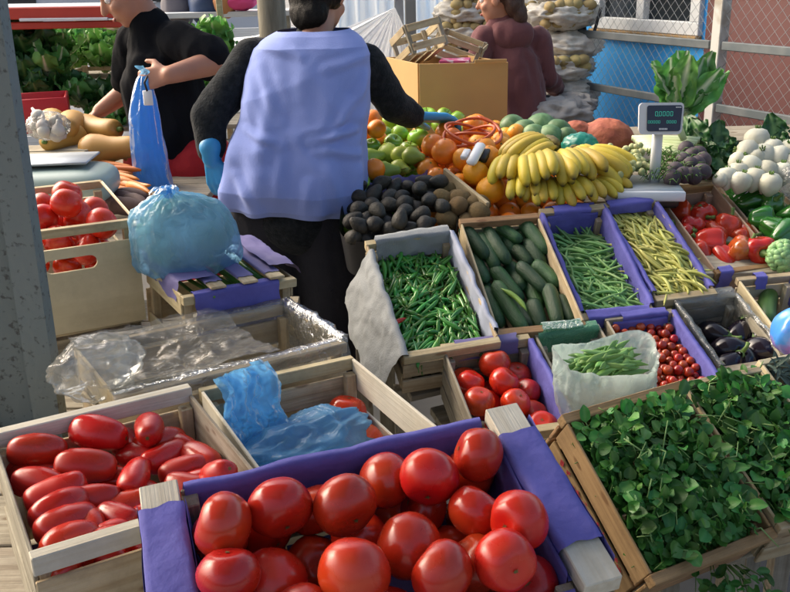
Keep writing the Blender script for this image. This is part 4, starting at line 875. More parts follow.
BNM = [banana_mesh(s) for s in range(6)]
crown = MB().add(*crumple(.045, .016, .014, 2, .2, 1.5, 16, 10)).mesh('crown', [BCR])
def hand(x, y, lift, yaw, n, tilt, label, s=1.0, fan=.09, roll=0.0):
    p = SH.px(x, y, -lift); e = link('banana_bunch', None, None, SH.M @ T(p) @ Rz(yaw) @ Rx(tilt) @ Ry(roll) @ S(s, s, s)); tag(e, label, 'bananas', 'banana bunches')
    link('crown', crown, e, S(n/7.0, 1, 1))
    for i in range(n):
        k = i-(n-1)/2; link('banana', BNM[(i*5+n) % 6], e, T(k*.0165, -.006, .004*math.cos(k)-.002*abs(k)) @ Rz(k*fan+rnd(-.04, .04)) @ Ry(k*.10) @ Rx(rnd(-.06, .06)))
        if n > 6 and i < n-1: link('banana', BNM[(i*3+n) % 6], e, T((k+.5)*.0165, .004, -.03) @ Rz((k+.5)*fan) @ Ry(k*.10) @ Rx(-.25) @ S(1, 1, 1))
random.seed(18)
hand(519, 160, .055, -.30, 5, -.15, 'banana bunch at the left of the pile, next to the oranges', .98)
hand(540, 158, .080, .02, 6, -.22, 'largest banana bunch in the middle of the pile', 1.02)
hand(562, 156, .075, .32, 5, -.22, 'banana bunch right of the middle of the pile')
hand(578, 155, .065, 1.05, 5, .05, 'banana bunch with dark tips at the right end of the pile', 1.08)
hand(552, 141, .11, -1.15, 5, .1, 'speckled banana bunch lying crosswise on top of the pile', 1.0)
hand(524, 178, .03, -.15, 4, -.15, 'small banana bunch at the bottom left of the pile', .85)
hand(546, 182, .025, .0, 5, -.2, 'banana bunch at the bottom of the pile behind the purple bar', .85)
hand(568, 182, .025, .3, 5, -.2, 'banana bunch at the bottom right of the middle', .85)
hand(592, 180, .015, .7, 4, -.1, 'short banana bunch at the bottom right of the pile', .75)
hand(574, 148, .05, .6, 4, .1, 'overripe small banana bunch behind the others', .7)
st_ = at_y(588, 172, 2.55); 
# orange cable and white hand-held device on the oranges
CORD = mat('orange cable', (.48, .085, .02), .45)
pts = []
for k in range(150):
    t = k/149; a = t*2*math.pi*3.2; rr = .07+.018*math.sin(a*.37+1); px_, py_ = .255+rr*math.cos(a)*1.05, 2.83+rr*math.sin(a)*.95
    z = .945+(py_-2.45)*.2217+.075+.018*math.sin(a*1.3)+.01*t
    pts.append((px_, py_, z))
for k in range(6): q = pts[-1]; pts.append((q[0]+.010, q[1]-.006, q[2]-.004))
cab = link('coiled_cable', MB().add(*tube(pts, .005, 7)).mesh('coiled_cable', [CORD])); tag(cab, 'coiled orange cable lying on the oranges', 'cable')
p = SH.M @ SH.px(476, 154, -.09); e = link('plug_block', None, None, T(p) @ Rz(-.45) @ Rx(.45)); tag(e, 'white plug block on the orange cable coil', 'plug')
link('body', MB().add(*boxvf(.032, .10, .022, .008)).mesh('body', [WHITEP]), e); link('dark_back', MB().add(*boxvf(.034, .05, .02, .003)).mesh('dark_back', [BLACKP]), e, T(.012, .02, -.02)); link('plug', MB().add(*boxvf(.022, .04, .016, .003)).mesh('plug', [WHITEP]), e, T(-.034, .002, -.006))

# ---------------------------------------------------------------- scale with display on a pole
SY = 2.62
p = at_y(640, 184, SY); e = link('shop_scale', None, None, T(p.x, p.y, p.z-.03) @ Rz(-.12)); tag(e, 'white shop scale with green digits on a tall pole', 'scale')
SCG = mat('scale grey', (.42, .47, .48), .4, 0, 0, (.33, .37, .38), 6, .6)
link('pan', MB().add(*boxvf(.22, .20, .012, .004)).mesh('pan', [STEEL]), e, T(0, 0, .03)); link('base', MB().add(*boxvf(.20, .19, .04, .008)).mesh('base', [BLACKP]), e, T(0, 0, -.001)); link('side_trim', MB().add(*boxvf(.226, .012, .03, .004)).mesh('trim', [WHITEP]), e, T(0, -.104, .018))
hd = at_y(660, 118, SY-.01); M0 = e.matrix_basis.inverted(); top = M0 @ hd; bot = M0 @ at_y(654.5, 186, SY-.05)
link('pole', MB().add(*tube([Vector((top.x, top.y+.02, bot.z)), Vector((top.x, top.y+.02, top.z))], .0155, 14)).mesh('pole', [WHITEP]), e)
head = MB(); 
def rr_prism(w, h, d, r, taper=.0):
    pts_ = []
    for cx_, cz_, a0 in ((w/2-r, h/2-r, 0), (-w/2+r, h/2-r, 90), (-w/2+r, -h/2+r, 180), (w/2-r, -h/2+r, 270)):
        for k in range(5): a = math.radians(a0+k*22.5); x_ = cx_+r*math.cos(a); z_ = cz_+r*math.sin(a); pts_.append((x_*(1-taper*(1 if z_ < 0 else 0)), z_-(.006*math.cos(x_/w*3.1) if z_ < 0 else 0)))
    n = len(pts_); V = [(x_, -d/2, z_) for x_, z_ in pts_]+[(x_*.96, d/2, z_*.96) for x_, z_ in pts_]
    return V, [tuple(range(n))]+[tuple(range(2*n-1, n-1, -1))]+[((i+1) % n, i, n+i, n+(i+1) % n) for i in range(n)]
hm = Matrix.Translation(top) @ Rx(-.10)
hdm = link('display_head', MB().add(*rr_prism(.125, .088, .035, .012, .03)).mesh('display_head', [WHITEP], False), e, hm)
DSP = mat('dark display', (.035, .05, .09), .25)
link('screen', MB().add(*rr_prism(.098, .072, .003, .006, .04)).mesh('screen', [DSP], False), hdm, T(.008, -.0192, .0005))
seg = bpy.data.materials.new('green digits'); seg.use_nodes = True; b_ = seg.node_tree.nodes['Principled BSDF']; b_.inputs['Base Color'].default_value = (.05, .5, .4, 1); b_.inputs['Emission Color'].default_value = (.10, .75, .55, 1); b_.inputs['Emission Strength'].default_value = .12
SEG = {'0': 'abcdef', '8': 'abcdefg'}
def digit(mb, ch, x, z, w, h):
    t = w*.2
    for s_ in SEG[ch]:
        cx_, cz_, sx_, sz_ = {'a': (0, h/2, w, t), 'd': (0, -h/2, w, t), 'g': (0, 0, w, t), 'b': (w/2, h/4, t, h/2), 'c': (w/2, -h/4, t, h/2), 'f': (-w/2, h/4, t, h/2), 'e': (-w/2, -h/4, t, h/2)}[s_]
        mb.add(*boxvf(sx_*.9, .001, sz_*.9), M=T(x+cx_, -.0222, z+cz_))
mb = MB()
for k in range(5): digit(mb, '0', -.014+k*.0105, .013, .0062, .012)
mb.add(*boxvf(.0016, .001, .0016), M=T(-.009, -.0222, .006))
for k in range(5): digit(mb, '0', -.034+k*.0072, -.010, .0044, .007)
for k in range(4): digit(mb, '0', .018+k*.0072, -.010, .0044, .007)
link('digits', mb.mesh('digits', [seg], False), hdm)
WPR = mat('white print', (.7, .75, .8), .5); mb = MB()
random.seed(2)
for k in range(6): mb.add(*boxvf(.0028, .0008, .005), M=T(-.003+k*.004, -.0222, -.030))
for k in range(5): mb.add(*boxvf(.0026, .0008, .0026), M=T(.040+k*.0032, -.0222, .031))
link('small_print', mb.mesh('small_print', [WPR], False), hdm)

# ---------------------------------------------------------------- goods at the back right
CAB = mat('striped gourd', (.06, .14, .045), .5, .15, .01, (.22, .32, .14), 16, .8, (.45, .65), .2, 40, (1, 1, .35))
GM = []
for s in range(2):
    V, F = lathe([(.06*math.sin(math.pi*(j+.4)/14), -.055*math.cos(math.pi*(j+.4)/14)) for j in range(14)], 24, lambda th, t: 1+.03*math.cos(9*th)); GM.append(MB().add(deform(V, .04, 1.3, s), F).mesh('gourd', [CAB]))
random.seed(19)
for k, (x, y, s) in enumerate([(524, 133, .8), (541, 129, .95), (558, 134, .85), (533, 138, .8), (549, 139, .85), (512, 127, .75), (566, 139, .7)]):
    p = SH.M @ SH.px(x, y, -.01); put('striped_gourd', GM[k % 2], T(p) @ Rz(rnd(0, 6)) @ Rx(rnd(-.9, .9)) @ S(s, s, s), 'small round striped green gourd behind the bananas', 'gourd', 'striped gourds')
V, F = crumple(.055, .05, .04, 21, .2, 1.6, 40, 26); p = SH.M @ SH.px(580, 146, -.03); tag(link('teal_bag', MB().add(V, F).mesh('teal_bag', [TEALB]), None, T(p) @ Rz(.2)), 'teal plastic bag behind the bananas', 'bag')
NETO = mat('orange net sack', (.42, .12, .06), .7, 0, 0, (.30, .07, .04), 30, .8, (.4, .6), .6, 90)
for (x, y, s, lb) in ((605, 141, 1.0, 'bulging orange net sack of onions behind the bananas'), (576, 133, .55, 'small orange net sack left of the bulging one')):
    V, F = crumple(.098*s, .09*s, .075*s, 23+s, .10, 2.0, 44, 28); p = at_y(x, y, 3.1); tag(link('net_sack', MB().add(V, F).mesh('net_sack', [NETO]), None, T(p)), lb, 'sack', 'orange net sacks')
SPR = mat('pale sprout', (.42, .42, .20), .5, .2, .02, (.26, .30, .12), 18, .8)
SB = []
for s in range(3):
    V, F = lathe([(.0105*math.sin(math.pi*(j+.4)/8), -.012*math.cos(math.pi*(j+.4)/8)) for j in range(8)], 10); SB.append(MB().add(deform(V, .12, 1.5, s), F).mesh('sprout', [SPR]))
random.seed(20)
for k in range(120):
    x, y = 626+random.gauss(0, 11), 160+random.gauss(0, 8)
    if abs(x-626) > 23 or abs(y-160) > 15: continue
    p = SH.M @ SH.px(x, y, -.022-.02*(1-((x-626)/24)**2)+rnd(-.01, .008)); put('sprout', SB[k % 3], T(p) @ Rz(rnd(0, 6)) @ Rx(rnd(0, 3)), 'pale round sprout in the heap left of the scale pole', 'sprout', 'sprouts left of the scale pole')
WST = mat('white stalk', (.55, .60, .40), .45, .08, .01, (.40, .48, .22), 8, .8)
for k in range(6):
    a, b = at_y(632+k*2, 138+k*2, 2.96-.02*k), at_y(700-k*3, 140+k*3, 2.86-.02*k); o = tag(link('leek', MB().add(*tube([a, a.lerp(b, .3), a.lerp(b, .7), b], [.009, .012, .012, .010], 10)).mesh('leek', [WST])), 'white leek stalk lying behind the scale pole', 'leek', 'white leeks')
DILL = mat('dill', (.09, .24, .03), .5, 0, 0, (.05, .15, .02), 30)
random.seed(22); mb = MB()
for k in range(420):
    x, y = rnd(645, 700), rnd(150, 180); p = SH.M @ SH.px(x, y, -rnd(.0, .03)); q = p+Vector((rnd(-.03, .03), rnd(-.05, .0), rnd(-.01, .03))); mb.add(*tube([p, (p+q)/2+Vector((0, 0, .008)), q], [.0014, .0012, .0005], 4))
tag(link('dill_heap', mb.mesh('dill_heap', [DILL])), 'feathery green dill beside the scale pole', 'herbs', None, 'stuff')
BEE = mat('beetroot skin', (.045, .035, .045), .7, .2, .01, (.09, .065, .08), 24, .8, (.4, .7), .3, 60)
BM = [orange_mesh(30+s, BEE, .03) for s in range(3)]
for k, (x, y) in enumerate([(686, 152), (692, 158), (698, 156), (683, 163), (690, 168), (676, 173), (697, 166), (684, 177), (693, 178), (703, 163), (672, 180), (702, 174)]):
    p = SH.M @ SH.px(x, y-2, -.025); put('beetroot', BM[k % 3], T(p) @ Rz(k) @ Rx(k*.7) @ S(.85, .85, 1.0), 'dark purple beetroot in the heap right of the scale pole', 'beetroot', 'beetroots')
TUR = mat('white turnip skin', (.52, .52, .43), .6, .12, .01, (.38, .36, .26), 14, .8, (.45, .75), .3, 60)
TU = []
for s in range(3):
    V, F = lathe([(.003, -.05), (.012, -.043), (.028, -.028), (.037, -.008), (.036, .012), (.026, .026), (.012, .031), (.004, .030)], 20); b = MB().add(deform(V, .08, 1.4, s), F)
    for i in range(5): a = i*1.26; b.add(*tube([(.004*math.cos(a), .004*math.sin(a), .028), (.008*math.cos(a), .008*math.sin(a), .040)], [.0025, .002], 5), 1)
    TU.append(b.mesh('turnip', [TUR, STEMG]))
for k, (x, y, s) in enumerate([(757, 139, 1.05), (747, 152, 1.0), (763, 156, 1.05), (779, 158, 1.05), (750, 167, 1.0), (738, 172, .9), (766, 172, 1.0), (727, 177, .85), (739, 161, .8), (755, 178, .9), (783, 172, .9), (741, 181, .85), (770, 183, .9), (795, 165, 1), (790, 150, .9), (772, 148, .9), (720, 180, .6), (756, 158, .9)]):
    p = SH.M @ SH.px(x, y, -.01-.06*max(0, 1-abs(y-135)/40)); put('white_turnip', TU[k % 3], T(p) @ Rz(k*1.3) @ Rx(rnd(-1.4, 1.4)) @ S(s, s, s), 'round white turnip in the pile at the right edge', 'turnip', 'white turnips')
tag([o for o in bpy.data.objects if o.name == 'white_turnip'][0], 'topmost white turnip of the pile at the right edge')
V, F = crumple(.06, .055, .05, 25, .2, 1.8, 48, 30); p = at_y(797, 180, 2.62); tag(link('clear_bag', MB().add(V, F).mesh('clear_bag', [CLEAR]), None, T(p)), 'clear plastic bag of turnips at the right edge', 'bag')
# net bag of green sprouts over the front of the green pepper crate
GSP = mat('green sprout', (.22, .42, .16), .5, .15, .01, (.34, .52, .24), 20, .8)
SBG = []
for me in SB: m2 = me.copy(); m2.materials.clear(); m2.materials.append(GSP); SBG.append(m2)
e = link('sprout_bag', None, None, T(at_y(783, 256, 2.30))); tag(e, 'round net bag of green sprouts hanging over the green peppers', 'bag')
link('net', MB().add(*crumple(.033, .030, .032, 6, .05, 2, 32, 20)).mesh('net', [plastic('pale green net', (.3, .55, .3), .72, .3, .03, .5, 60)]), e)
random.seed(24)
for k in range(110):
    a, b = rnd(0, 6.28), math.acos(rnd(-1, 1)); link('sprout', SBG[k % 3], e, T(.036*math.sin(b)*math.cos(a), .033*math.sin(b)*math.sin(a), .035*math.cos(b)) @ Rz(a) @ Rx(b))

# big leafy greens: romaine/chard standing behind the scale
CHA = mat('chard leaf', (.10, .28, .055), .55, .25, .02, (.19, .40, .11), 14, .7, (.4, .7), .35, 30, None, .45, 0, 0, (.72, .76, .55), 0, 0, .2)
def big_leaf(L, W, seed, wave=.03, curl=.15):
    random.seed(seed); nu, nv = 13, 20; V = []; C_ = []
    for j in range(nv):
        t = j/(nv-1); wd = W/2*((.12+.1*t) if t < .22 else max(.10, math.sin(math.pi*min(1, .18+.80*(t-.22)/.78))**.6))
        for i in range(nu):
            s = (i/(nu-1)-.5)*2; w_ = wave*abs(s)**1.5*(noise.noise(Vector((s*1.5+seed, t*9, seed)))+.6*math.sin(t*28+seed+s*2)*(.4)); V.append((s*wd*(1-.12*abs(s)*math.sin(t*11+seed)), t*L, .10*W*abs(s)+w_-curl*L*t*t+.008*noise.noise(Vector((s*5, t*14, seed)))))
            r = max(0, 1-abs(s)*wd/(.024*(1.15-t))); C_.append(min(1, r*1.3) if t > .22 else .9)
    F = [(j*nu+i, j*nu+i+1, (j+1)*nu+i+1, (j+1)*nu+i) for j in range(nv-1) for i in range(nu-1)]
    return V, F, np.array(C_)
def greens(pos, spec, label, m, name='chard', cat='greens', group=None):
    e = link(name, None, None, T(pos)); tag(e, label, cat, group)
    for k, (L, W, tw, pitch, lean, curl) in enumerate(spec):
        V, F, C_ = big_leaf(L, W, k*3.1+L*50, W*.30, curl); link('leaf', MB().add(V, F, 0, C_).mesh('leaf', [m]), e, Ry(lean) @ Rx(pitch) @ Ry(tw))
    return e
pc = at_y(674, 121, 2.92)
H = math.pi/2
random.seed(71); spec = [(.20, .12, .1, H-.12, -.12, -.05)]
for k in range(26):
    ln = -.2+1.1*(k/25)+rnd(-.1, .1); spec.append((1.05*rnd(.16, .235)*(1 if ln > .1 else .9), rnd(.06, .095), rnd(-1.0, 1.0), H+.15-.5*((k*7) % 26)/26, ln, rnd(-.1, .35)))
greens(pc, spec, 'large bunch of leafy greens with white ribs standing behind the scale', CHA)
st = at_y(672, 112, 2.84); st2 = at_y(684, 140, 2.80)
o = link('white_stalk', MB().add(*tube([st, st.lerp(st2, .4), st2], [.014, .018, .013], 12, True, .7)).mesh('white_stalk', [WST])); tag(o, 'thick white stalk hanging down right of the scale display', 'stalk')
SPI = mat('spinach leaf', (.02, .085, .022), .4, .2, .01, (.04, .13, .03), 16, .7, (.4, .7), .3, 30, None, .45, 0, 0, (.10, .2, .06), 0, 0, .15)
random.seed(26)
for k, (x, y, Y) in enumerate([(705, 160, 2.85), (720, 165, 2.85), (712, 150, 2.95), (733, 170, 2.8), (700, 145, 3.0), (780, 150, 2.95)]):
    greens(at_y(x, y+6, Y), [(rnd(.10, .15), rnd(.06, .08), rnd(-.8, .8), rnd(.2, 1.4), rnd(-1.2, 1.2), rnd(.1, .5)) for _ in range(10)], 'dark green spinach bunch between the beetroots and the turnips', SPI, 'spinach_bunch', 'spinach', 'spinach bunches')
# ---------------------------------------------------------------- right fence and the kiosk wall behind it
FP = Vector((1.36, 3.82, 0)); FT = Vector((.60, -1.36, 0)).normalized(); FN = Vector((-FT.y, FT.x, 0)); FN = FN if FN.y < 0 else -FN
fe = link('wire_fence', None, None, Matrix.Identity(4)); tag(fe, 'chain-link fence with grey rails in front of the blue and maroon wall', 'fence')
def FPt(t, z, off=0.0): return FP+FT*t+FN*off+Vector((0, 0, z))
RAIL = mat('weathered rail', (.075, .095, .105), .7, .1, 0, (.13, .145, .15), 9, .9, (.4, .65), .2, 40)
for z in (1.27, 1.02, .25):
    board('rail', fe, FPt(-2.6, z, .012), FPt(-.035, z, .012), .02, .034, RAIL, (0, 0, 1), .003); board('rail', fe, FPt(.035, z, .012), FPt(2.4, z, .012), .02, .034, RAIL, (0, 0, 1), .003)
PPAINT = mat('flaking white paint', (.50, .50, .47), .6, 0, 0, (.30, .27, .22), 10, .9, (.55, .7), .2, 40)
board('post', fe, FPt(0, 0, .0), FPt(0, 2.3, .0), .05, .05, PPAINT, FN, .003); board('post', fe, FPt(-2.6, 0, 0), FPt(-2.6, 2.3, 0), .05, .05, STEEL, FN, .003)
WIRE = mat('galvanised wire', (.25, .27, .28), .5, 0, 0, None, 1, 1, (0, 1), 0, 1, None, .5, 0, 0, None, 0, .5)
mb = MB(); sp = .052; zt = 2.2
for s_ in (-1, 1):
    for k in range(int((5.0+zt)/sp)):
        t0 = -2.6-(zt if s_ > 0 else 0)+k*sp
        a0, b0 = (t0, 0.0), (t0+zt, zt)
        if s_ < 0: a0, b0 = (t0+0, zt), (t0+zt, 0)
        pa = max(0, (-2.6-a0[0])/(b0[0]-a0[0])); pb = min(1, (2.4-a0[0])/(b0[0]-a0[0]))
        if pb <= pa: continue
        A = FPt(a0[0]+(b0[0]-a0[0])*pa, a0[1]+(b0[1]-a0[1])*pa, -.005*s_); B = FPt(a0[0]+(b0[0]-a0[0])*pb, a0[1]+(b0[1]-a0[1])*pb, -.005*s_)
        mb.add(*tube([A, B], .0009, 4, False))
w_ = link('wire_mesh', mb.mesh('wire_mesh', [WIRE]), fe); w_['kind'] = 'stuff'
BLUEW = mat('blue painted sheet', (.045, .40, .92), .5, 0, 0, (.07, .45, .95), 1.6, .8, (.35, .7), .08, 20)
MARW = mat('maroon painted sheet', (.16, .062, .058), .6, 0, 0, (.12, .046, .044), 2.2, .8, (.35, .7), .1, 20)
WH = mat('white window frame', (.72, .74, .74), .45, .02, 0, (.6, .62, .62), 8, .6)
GLASS = mat('dark window glass', (.02, .025, .03), .08)
WO = -.34
kw = link('kiosk_wall', None, None, Matrix.Identity(4)); tag(kw, 'blue and maroon sheet-metal wall with a white window behind the fence', 'wall')
def wallpt(x, y): q = on_plane(x, y, FP+FN*WO, FN); d = q-(FP+FN*WO); return d.dot(FT), q.z
def panel(name, par, t0, t1, z0, z1, off, th, m, bev=.0): return board(name, par, FPt(t0, (z0+z1)/2, WO+off), FPt(t1, (z0+z1)/2, WO+off), th, z1-z0, m, (0, 0, 1), bev)
tB, _ = wallpt(706, 60); tl0, zs = wallpt(600, 22); tr0, zs2 = wallpt(702, 29); zs = (zs+zs2)/2
panel('blue_panel', kw, -3.4, tl0, 0, 2.6, 0, .03, BLUEW); panel('blue_panel', kw, tl0, tr0, 0, zs-.035, 0, .03, BLUEW); panel('maroon_panel', kw, tB, 3.0, 0, 1.5, .004, .03, MARW); panel('blue_panel', kw, tr0, tB, 0, 2.6, 0, .03, BLUEW)
panel('blue_panel', kw, tl0, tr0, 2.2, 2.6, 0, .03, BLUEW)
wn = link('window', None, kw, Matrix.Identity(4))
panel('sill', wn, tl0-.03, tr0+.02, zs-.07, zs-.032, .03, .05, W_TAN, .003)
panel('frame', wn, tl0-.02, tr0+.02, zs-.03, zs+.03, .02, .045, WH, .003); panel('frame', wn, tl0-.02, tl0+.045, zs+.03, 2.2, .02, .045, WH, .003); panel('frame', wn, tr0-.045, tr0+.02, zs+.03, 2.2, .02, .045, WH, .003)
tm, _ = wallpt(646, 10); panel('mullion', wn, tm-.03, tm+.03, zs+.03, 2.2, .02, .04, WH, .003)
panel('pane', wn, tl0+.045, tm-.03, zs+.03, 2.2, .0, .006, GLASS); panel('pane', wn, tm+.03, tr0-.045, zs+.03, 2.2, .0, .006, GLASS)
panel('shelf_board', kw, tB+.02, 3.0, 1.5, 1.53, .02, .08, W_TAN); panel('upper_panel', kw, tB, 3.0, 1.531, 2.6, .0, .03, mat('pale blue board', (.20, .45, .70), .6, 0, 0, (.6, .65, .7), 5, .8, (.55, .6)))
diag = [on_plane(x, y, FP+FN*-.02, FN) for x, y in ((601, 8), (592, 40), (572, 80))]
link('tension_rod', MB().add(*tube(diag, .008, 6)).mesh('tension_rod', [BLACKP]), fe)

# ---------------------------------------------------------------- cardboard box
bx = link('cardboard_box', None, None, Matrix.Identity(4)); tag(bx, 'open brown cardboard box behind the apples and oranges', 'box')
b1 = at_y(419, 64, 3.32); zt = b1.z; b2 = at_y(508, 65, 3.30); b2.z = zt; dvec = (b2-b1); back = Vector((-.115, .30, 0))
zb = .96
def wallq(name, a, b, th=.006):
    a0, b0 = Vector((a.x, a.y, (zb+zt)/2)), Vector((b.x, b.y, (zb+zt)/2)); return board(name, bx, a0, b0, th, zt-zb, CARD, (0, 0, 1), .001)
wallq('front_wall', b1, b2); wallq('left_wall', b1+back*.02, b1+back); wallq('right_wall', b2+back*.02, b2+back); wallq('back_wall', b1+back, b2+back)
board('floor', bx, (b1+back/2)*1.0+Vector((0, 0, zb-zt)), (b2+back/2)+Vector((0, 0, zb-zt)), .28, .005, CARD)
board('flap', bx, b2+Vector((-.12, -.004, .006)), b2+Vector((-.005, -.004, .006)), .004, .012, CARD)
stand = trestle('plank stand under the cardboard box', b1.x-.35, b2.x+.6, 3.30, 3.75, zb-.003, 3, name='box_stand'); legs(stand, [(b1.x-.3, 3.34, zb-.03), (b2.x+.55, 3.34, zb-.03), (b1.x-.3, 3.7, zb-.03), (b2.x+.55, 3.7, zb-.03)])
# small empty slatted crates standing in and behind the box
def bare_crate(pos, rot, w, l, h, label):
    e = link('empty_crate', None, None, T(pos) @ rot); tag(e, label, 'crate', 'empty slatted crates in the cardboard box')
    for sx in (-1, 1):
        for sy in (-1, 1): board('corner_post', e, (sx*w/2, sy*l/2, 0), (sx*w/2, sy*l/2, h), .015, .015, W_GREY, (1, 0, 0))
        for z in (h*.2, h*.85): board('side_slat', e, (sx*(w/2+.011), -l/2, z), (sx*(w/2+.011), l/2, z), .005, h*.24, W_PALE); board('end_slat', e, (-w/2, sx*(l/2+.011), z), (w/2, sx*(l/2+.011), z), .005, h*.24, W_PALE)
    for k in (-1, 0, 1): board('floor_slat', e, (k*w/3, -l/2, -.004), (k*w/3, l/2, -.004), w*.2, .005, W_PALE)
bare_crate(at_y(423, 48, 3.48)+Vector((0, 0, -.03)), Rz(.3) @ Rx(-.35) @ Ry(-.2), .13, .17, .11, 'empty slatted crate tilted to the left in the cardboard box')
bare_crate(at_y(456, 52, 3.62)+Vector((0, 0, -.03)), Rz(-.2) @ Ry(.35), .16, .2, .09, 'low empty crate right of the tilted one in the box')
PKB = mat('pink carton', (.50, .06, .18), .6, 0, 0, (.7, .6, .65), 30, .9, (.55, .6))
tag(link('pink_carton', MB().add(*boxvf(.11, .12, .035, .002)).mesh('pink_carton', [PKB], False), None, T(at_y(455, 64, 3.46)) @ Rz(-.15)), 'pink and white carton lying in the cardboard box', 'carton')

# ---------------------------------------------------------------- sacks behind the woman in maroon
SACK = mat('woven sack', (.62, .60, .54), .85, .08, 0, (.48, .45, .38), 30, .9, (.35, .65), .5, 90); SACKG = mat('grey sack', (.36, .35, .33), .85, .1, 0, (.22, .21, .20), 8, .8, (.35, .7), .4, 50)
POT = mat('yellow potato', (.42, .33, .14), .7, .15, .01, (.30, .21, .09), 20, .7); PTM = [MB().add(*crumple(.036, .028, .026, s, .08, 1.2, 14, 9)).mesh('potato', [POT]) for s in range(3)]
random.seed(40)
sk = [(562, 14, 4.75, 1, 'second'), (565, 45, 4.75, 0, 'third'), (556, 67, 4.7, 1, 'fourth'), (560, 92, 4.7, 0, 'fifth'), (470, 12, 5.0, 1, 'second'), (466, 34, 5.0, 1, 'third'), (468, 62, 5.0, 0, 'fourth'), (565, -12, 4.8, 0, 'first'), (475, -12, 5.0, 0, 'first'), (520, 15, 5.0, 1, 'second'), (520, 50, 5.0, 0, 'third'), (520, 85, 5.0, 1, 'fourth')]
for k, (x, y, Y, pot, od) in enumerate(sk):
    p = at_y(x, y, Y); e = link('produce_sack', None, None, T(p) @ Rz(rnd(-.2, .2))); colname = 'right stack' if x > 540 else 'left stack' if x < 500 else 'hidden middle stack'
    tag(e, 'net potato sack, %s from top in %s behind maroon hoodie' % (od, colname), 'sack', 'stacked sacks at the back')
    link('sack_cloth', MB().add(*crumple(.18, .16, .075, 50+k, .30, 2.2, 56, 36)).mesh('sack_cloth', [SACK]), e)
    if pot:
        for j in range(13): link('potato', PTM[j % 3], e, T(-.09+.05*(j % 5)+rnd(-.01, .01), -.125+.012*(j//5), .045-.04*(j//5)+rnd(-.005, .005)) @ Rz(rnd(0, 6)))
    else: link('stuffing', MB().add(*crumple(.14, .13, .06, 70+k, .1, 2.5, 24, 14)).mesh('stuffing', [POT]), e)
for (x, y, Y, s, lb) in ((556, 116, 4.3, .95, 'big grey sack lying behind the gourds'), (574, 104, 4.45, .6, 'grey sack end right of the big one')):
    tag(link('grey_sack', MB().add(*crumple(.17*s, .13, .085*s, 81+Y, .30, 2.2, 56, 36)).mesh('grey_sack', [SACKG]), None, T(at_y(x, y, Y)) @ Rz(-.2)), lb, 'sack', 'grey sacks')
pal = link('sack_pallet', None, None, Matrix.Identity(4)); tag(pal, 'plank pallet under the stacked sacks', 'pallet')
q = at_y(520, 120, 4.9)
for k in range(6): board('plank', pal, (q.x-.75, 4.3+k*.17, q.z-.12), (q.x+.45, 4.3+k*.17, q.z-.12), .15, .025, W_GREY)
legs(pal, [(q.x-.7, 4.3, q.z-.13), (q.x+.4, 4.3, q.z-.13), (q.x-.7, 5.1, q.z-.13), (q.x+.4, 5.1, q.z-.13)])
tag(link('dark_gap_strip', MB().add(*boxvf(.07, .07, 2.3, .004)).mesh('post', [mat('gap shade', (.03, .025, .02), .8)], False), None, T(at_y(583, 60, 4.6).x, 4.75, 1.15)), 'dark upright strip standing in for the shaded gap between sacks and blue wall', 'post')  # near-black colour paints the shade of the gap beside the sacks

# ---------------------------------------------------------------- left foreground pillar
PIL = mat('chipped grey paint', (.15, .185, .185), .6, 0, 0, (.05, .055, .055), 70, .9, (.58, .68), .35, 60)
_n = PIL.node_tree
pr_ = at_y(57, 400, 1.60); pr0 = at_y(-2, 0, 1.60)
e = link('steel_pillar', None, None, Matrix.Identity(4)); tag(e, 'chipped grey-green painted steel pillar at the left edge', 'pillar')
lean = (pr_.x-pr0.x)/(pr_.z-pr0.z)
def pcol(name, x0, x1, y0, y1, m):
    V = []
    for z in (0, 3.2):
        dx = pr_.x+lean*(z-pr_.z)
        for (x, y) in ((x0, y0), (x1, y0), (x1, y1), (x0, y1)): V.append((dx+x, y, z))
    link(name, MB().add(V, [(0, 1, 2, 3), (4, 7, 6, 5), (0, 4, 5, 1), (1, 5, 6, 2), (2, 6, 7, 3), (3, 7, 4, 0)]).mesh(name, [m], False), e)
pcol('flange', -.052, 0, 1.60, 1.64, PIL); pcol('web', -.155, -.054, 1.625, 1.66, PIL); pcol('flange', -.21, -.157, 1.60, 1.64, PIL)

# ---------------------------------------------------------------- goods on the left back table
lt = trestle('plank table under the squashes and carrots', -1.55, -.62, 2.42, 4.05, .90, 9, name='left_back_table'); legs(lt, [(-1.5, 2.5, .88), (-.67, 2.5, .88), (-1.5, 3.95, .88), (-.67, 3.95, .88)])
SQ = mat('squash skin', (.50, .27, .07), .5, .08, .01, (.42, .20, .05), 5, .6)
def squash_mesh(seed):
    pr = [(.004, -.13), (.03, -.126), (.055, -.11), (.066, -.08), (.062, -.045), (.05, -.01), (.043, .03), (.041, .07), (.038, .10), (.028, .118), (.008, .122)]
    V, F = lathe(pr, 22); return MB().add(deform(V, .05, 1.2, seed), F).add(*tube([(0, 0, .118), (.003, 0, .14)], [.011, .008], 7), 1).mesh('butternut_squash', [SQ, STEMG])
SQM = [squash_mesh(s) for s in range(2)]
for k, (x, y, Y, rz_, s, lb) in enumerate([(55, 124, 3.45, .5, .9, 'butternut squash at the far left of the pile'), (70, 128, 3.40, .2, 1.0, 'butternut squash pointing at the camera'), (97, 131, 3.45, .95, 1.05, 'long butternut squash under the hand'), (112, 149, 3.25, 1.35, .95, 'butternut squash at the right, above the carrots'), (62, 140, 3.3, -.2, .9, 'butternut squash at the bottom of the pile')]):
    p = at_y(x, y, Y); put('butternut_squash', SQM[k % 2], T(p) @ Rz(rz_) @ Rx(1.45) @ S(s, s, s), lb, 'squash', 'butternut squashes')
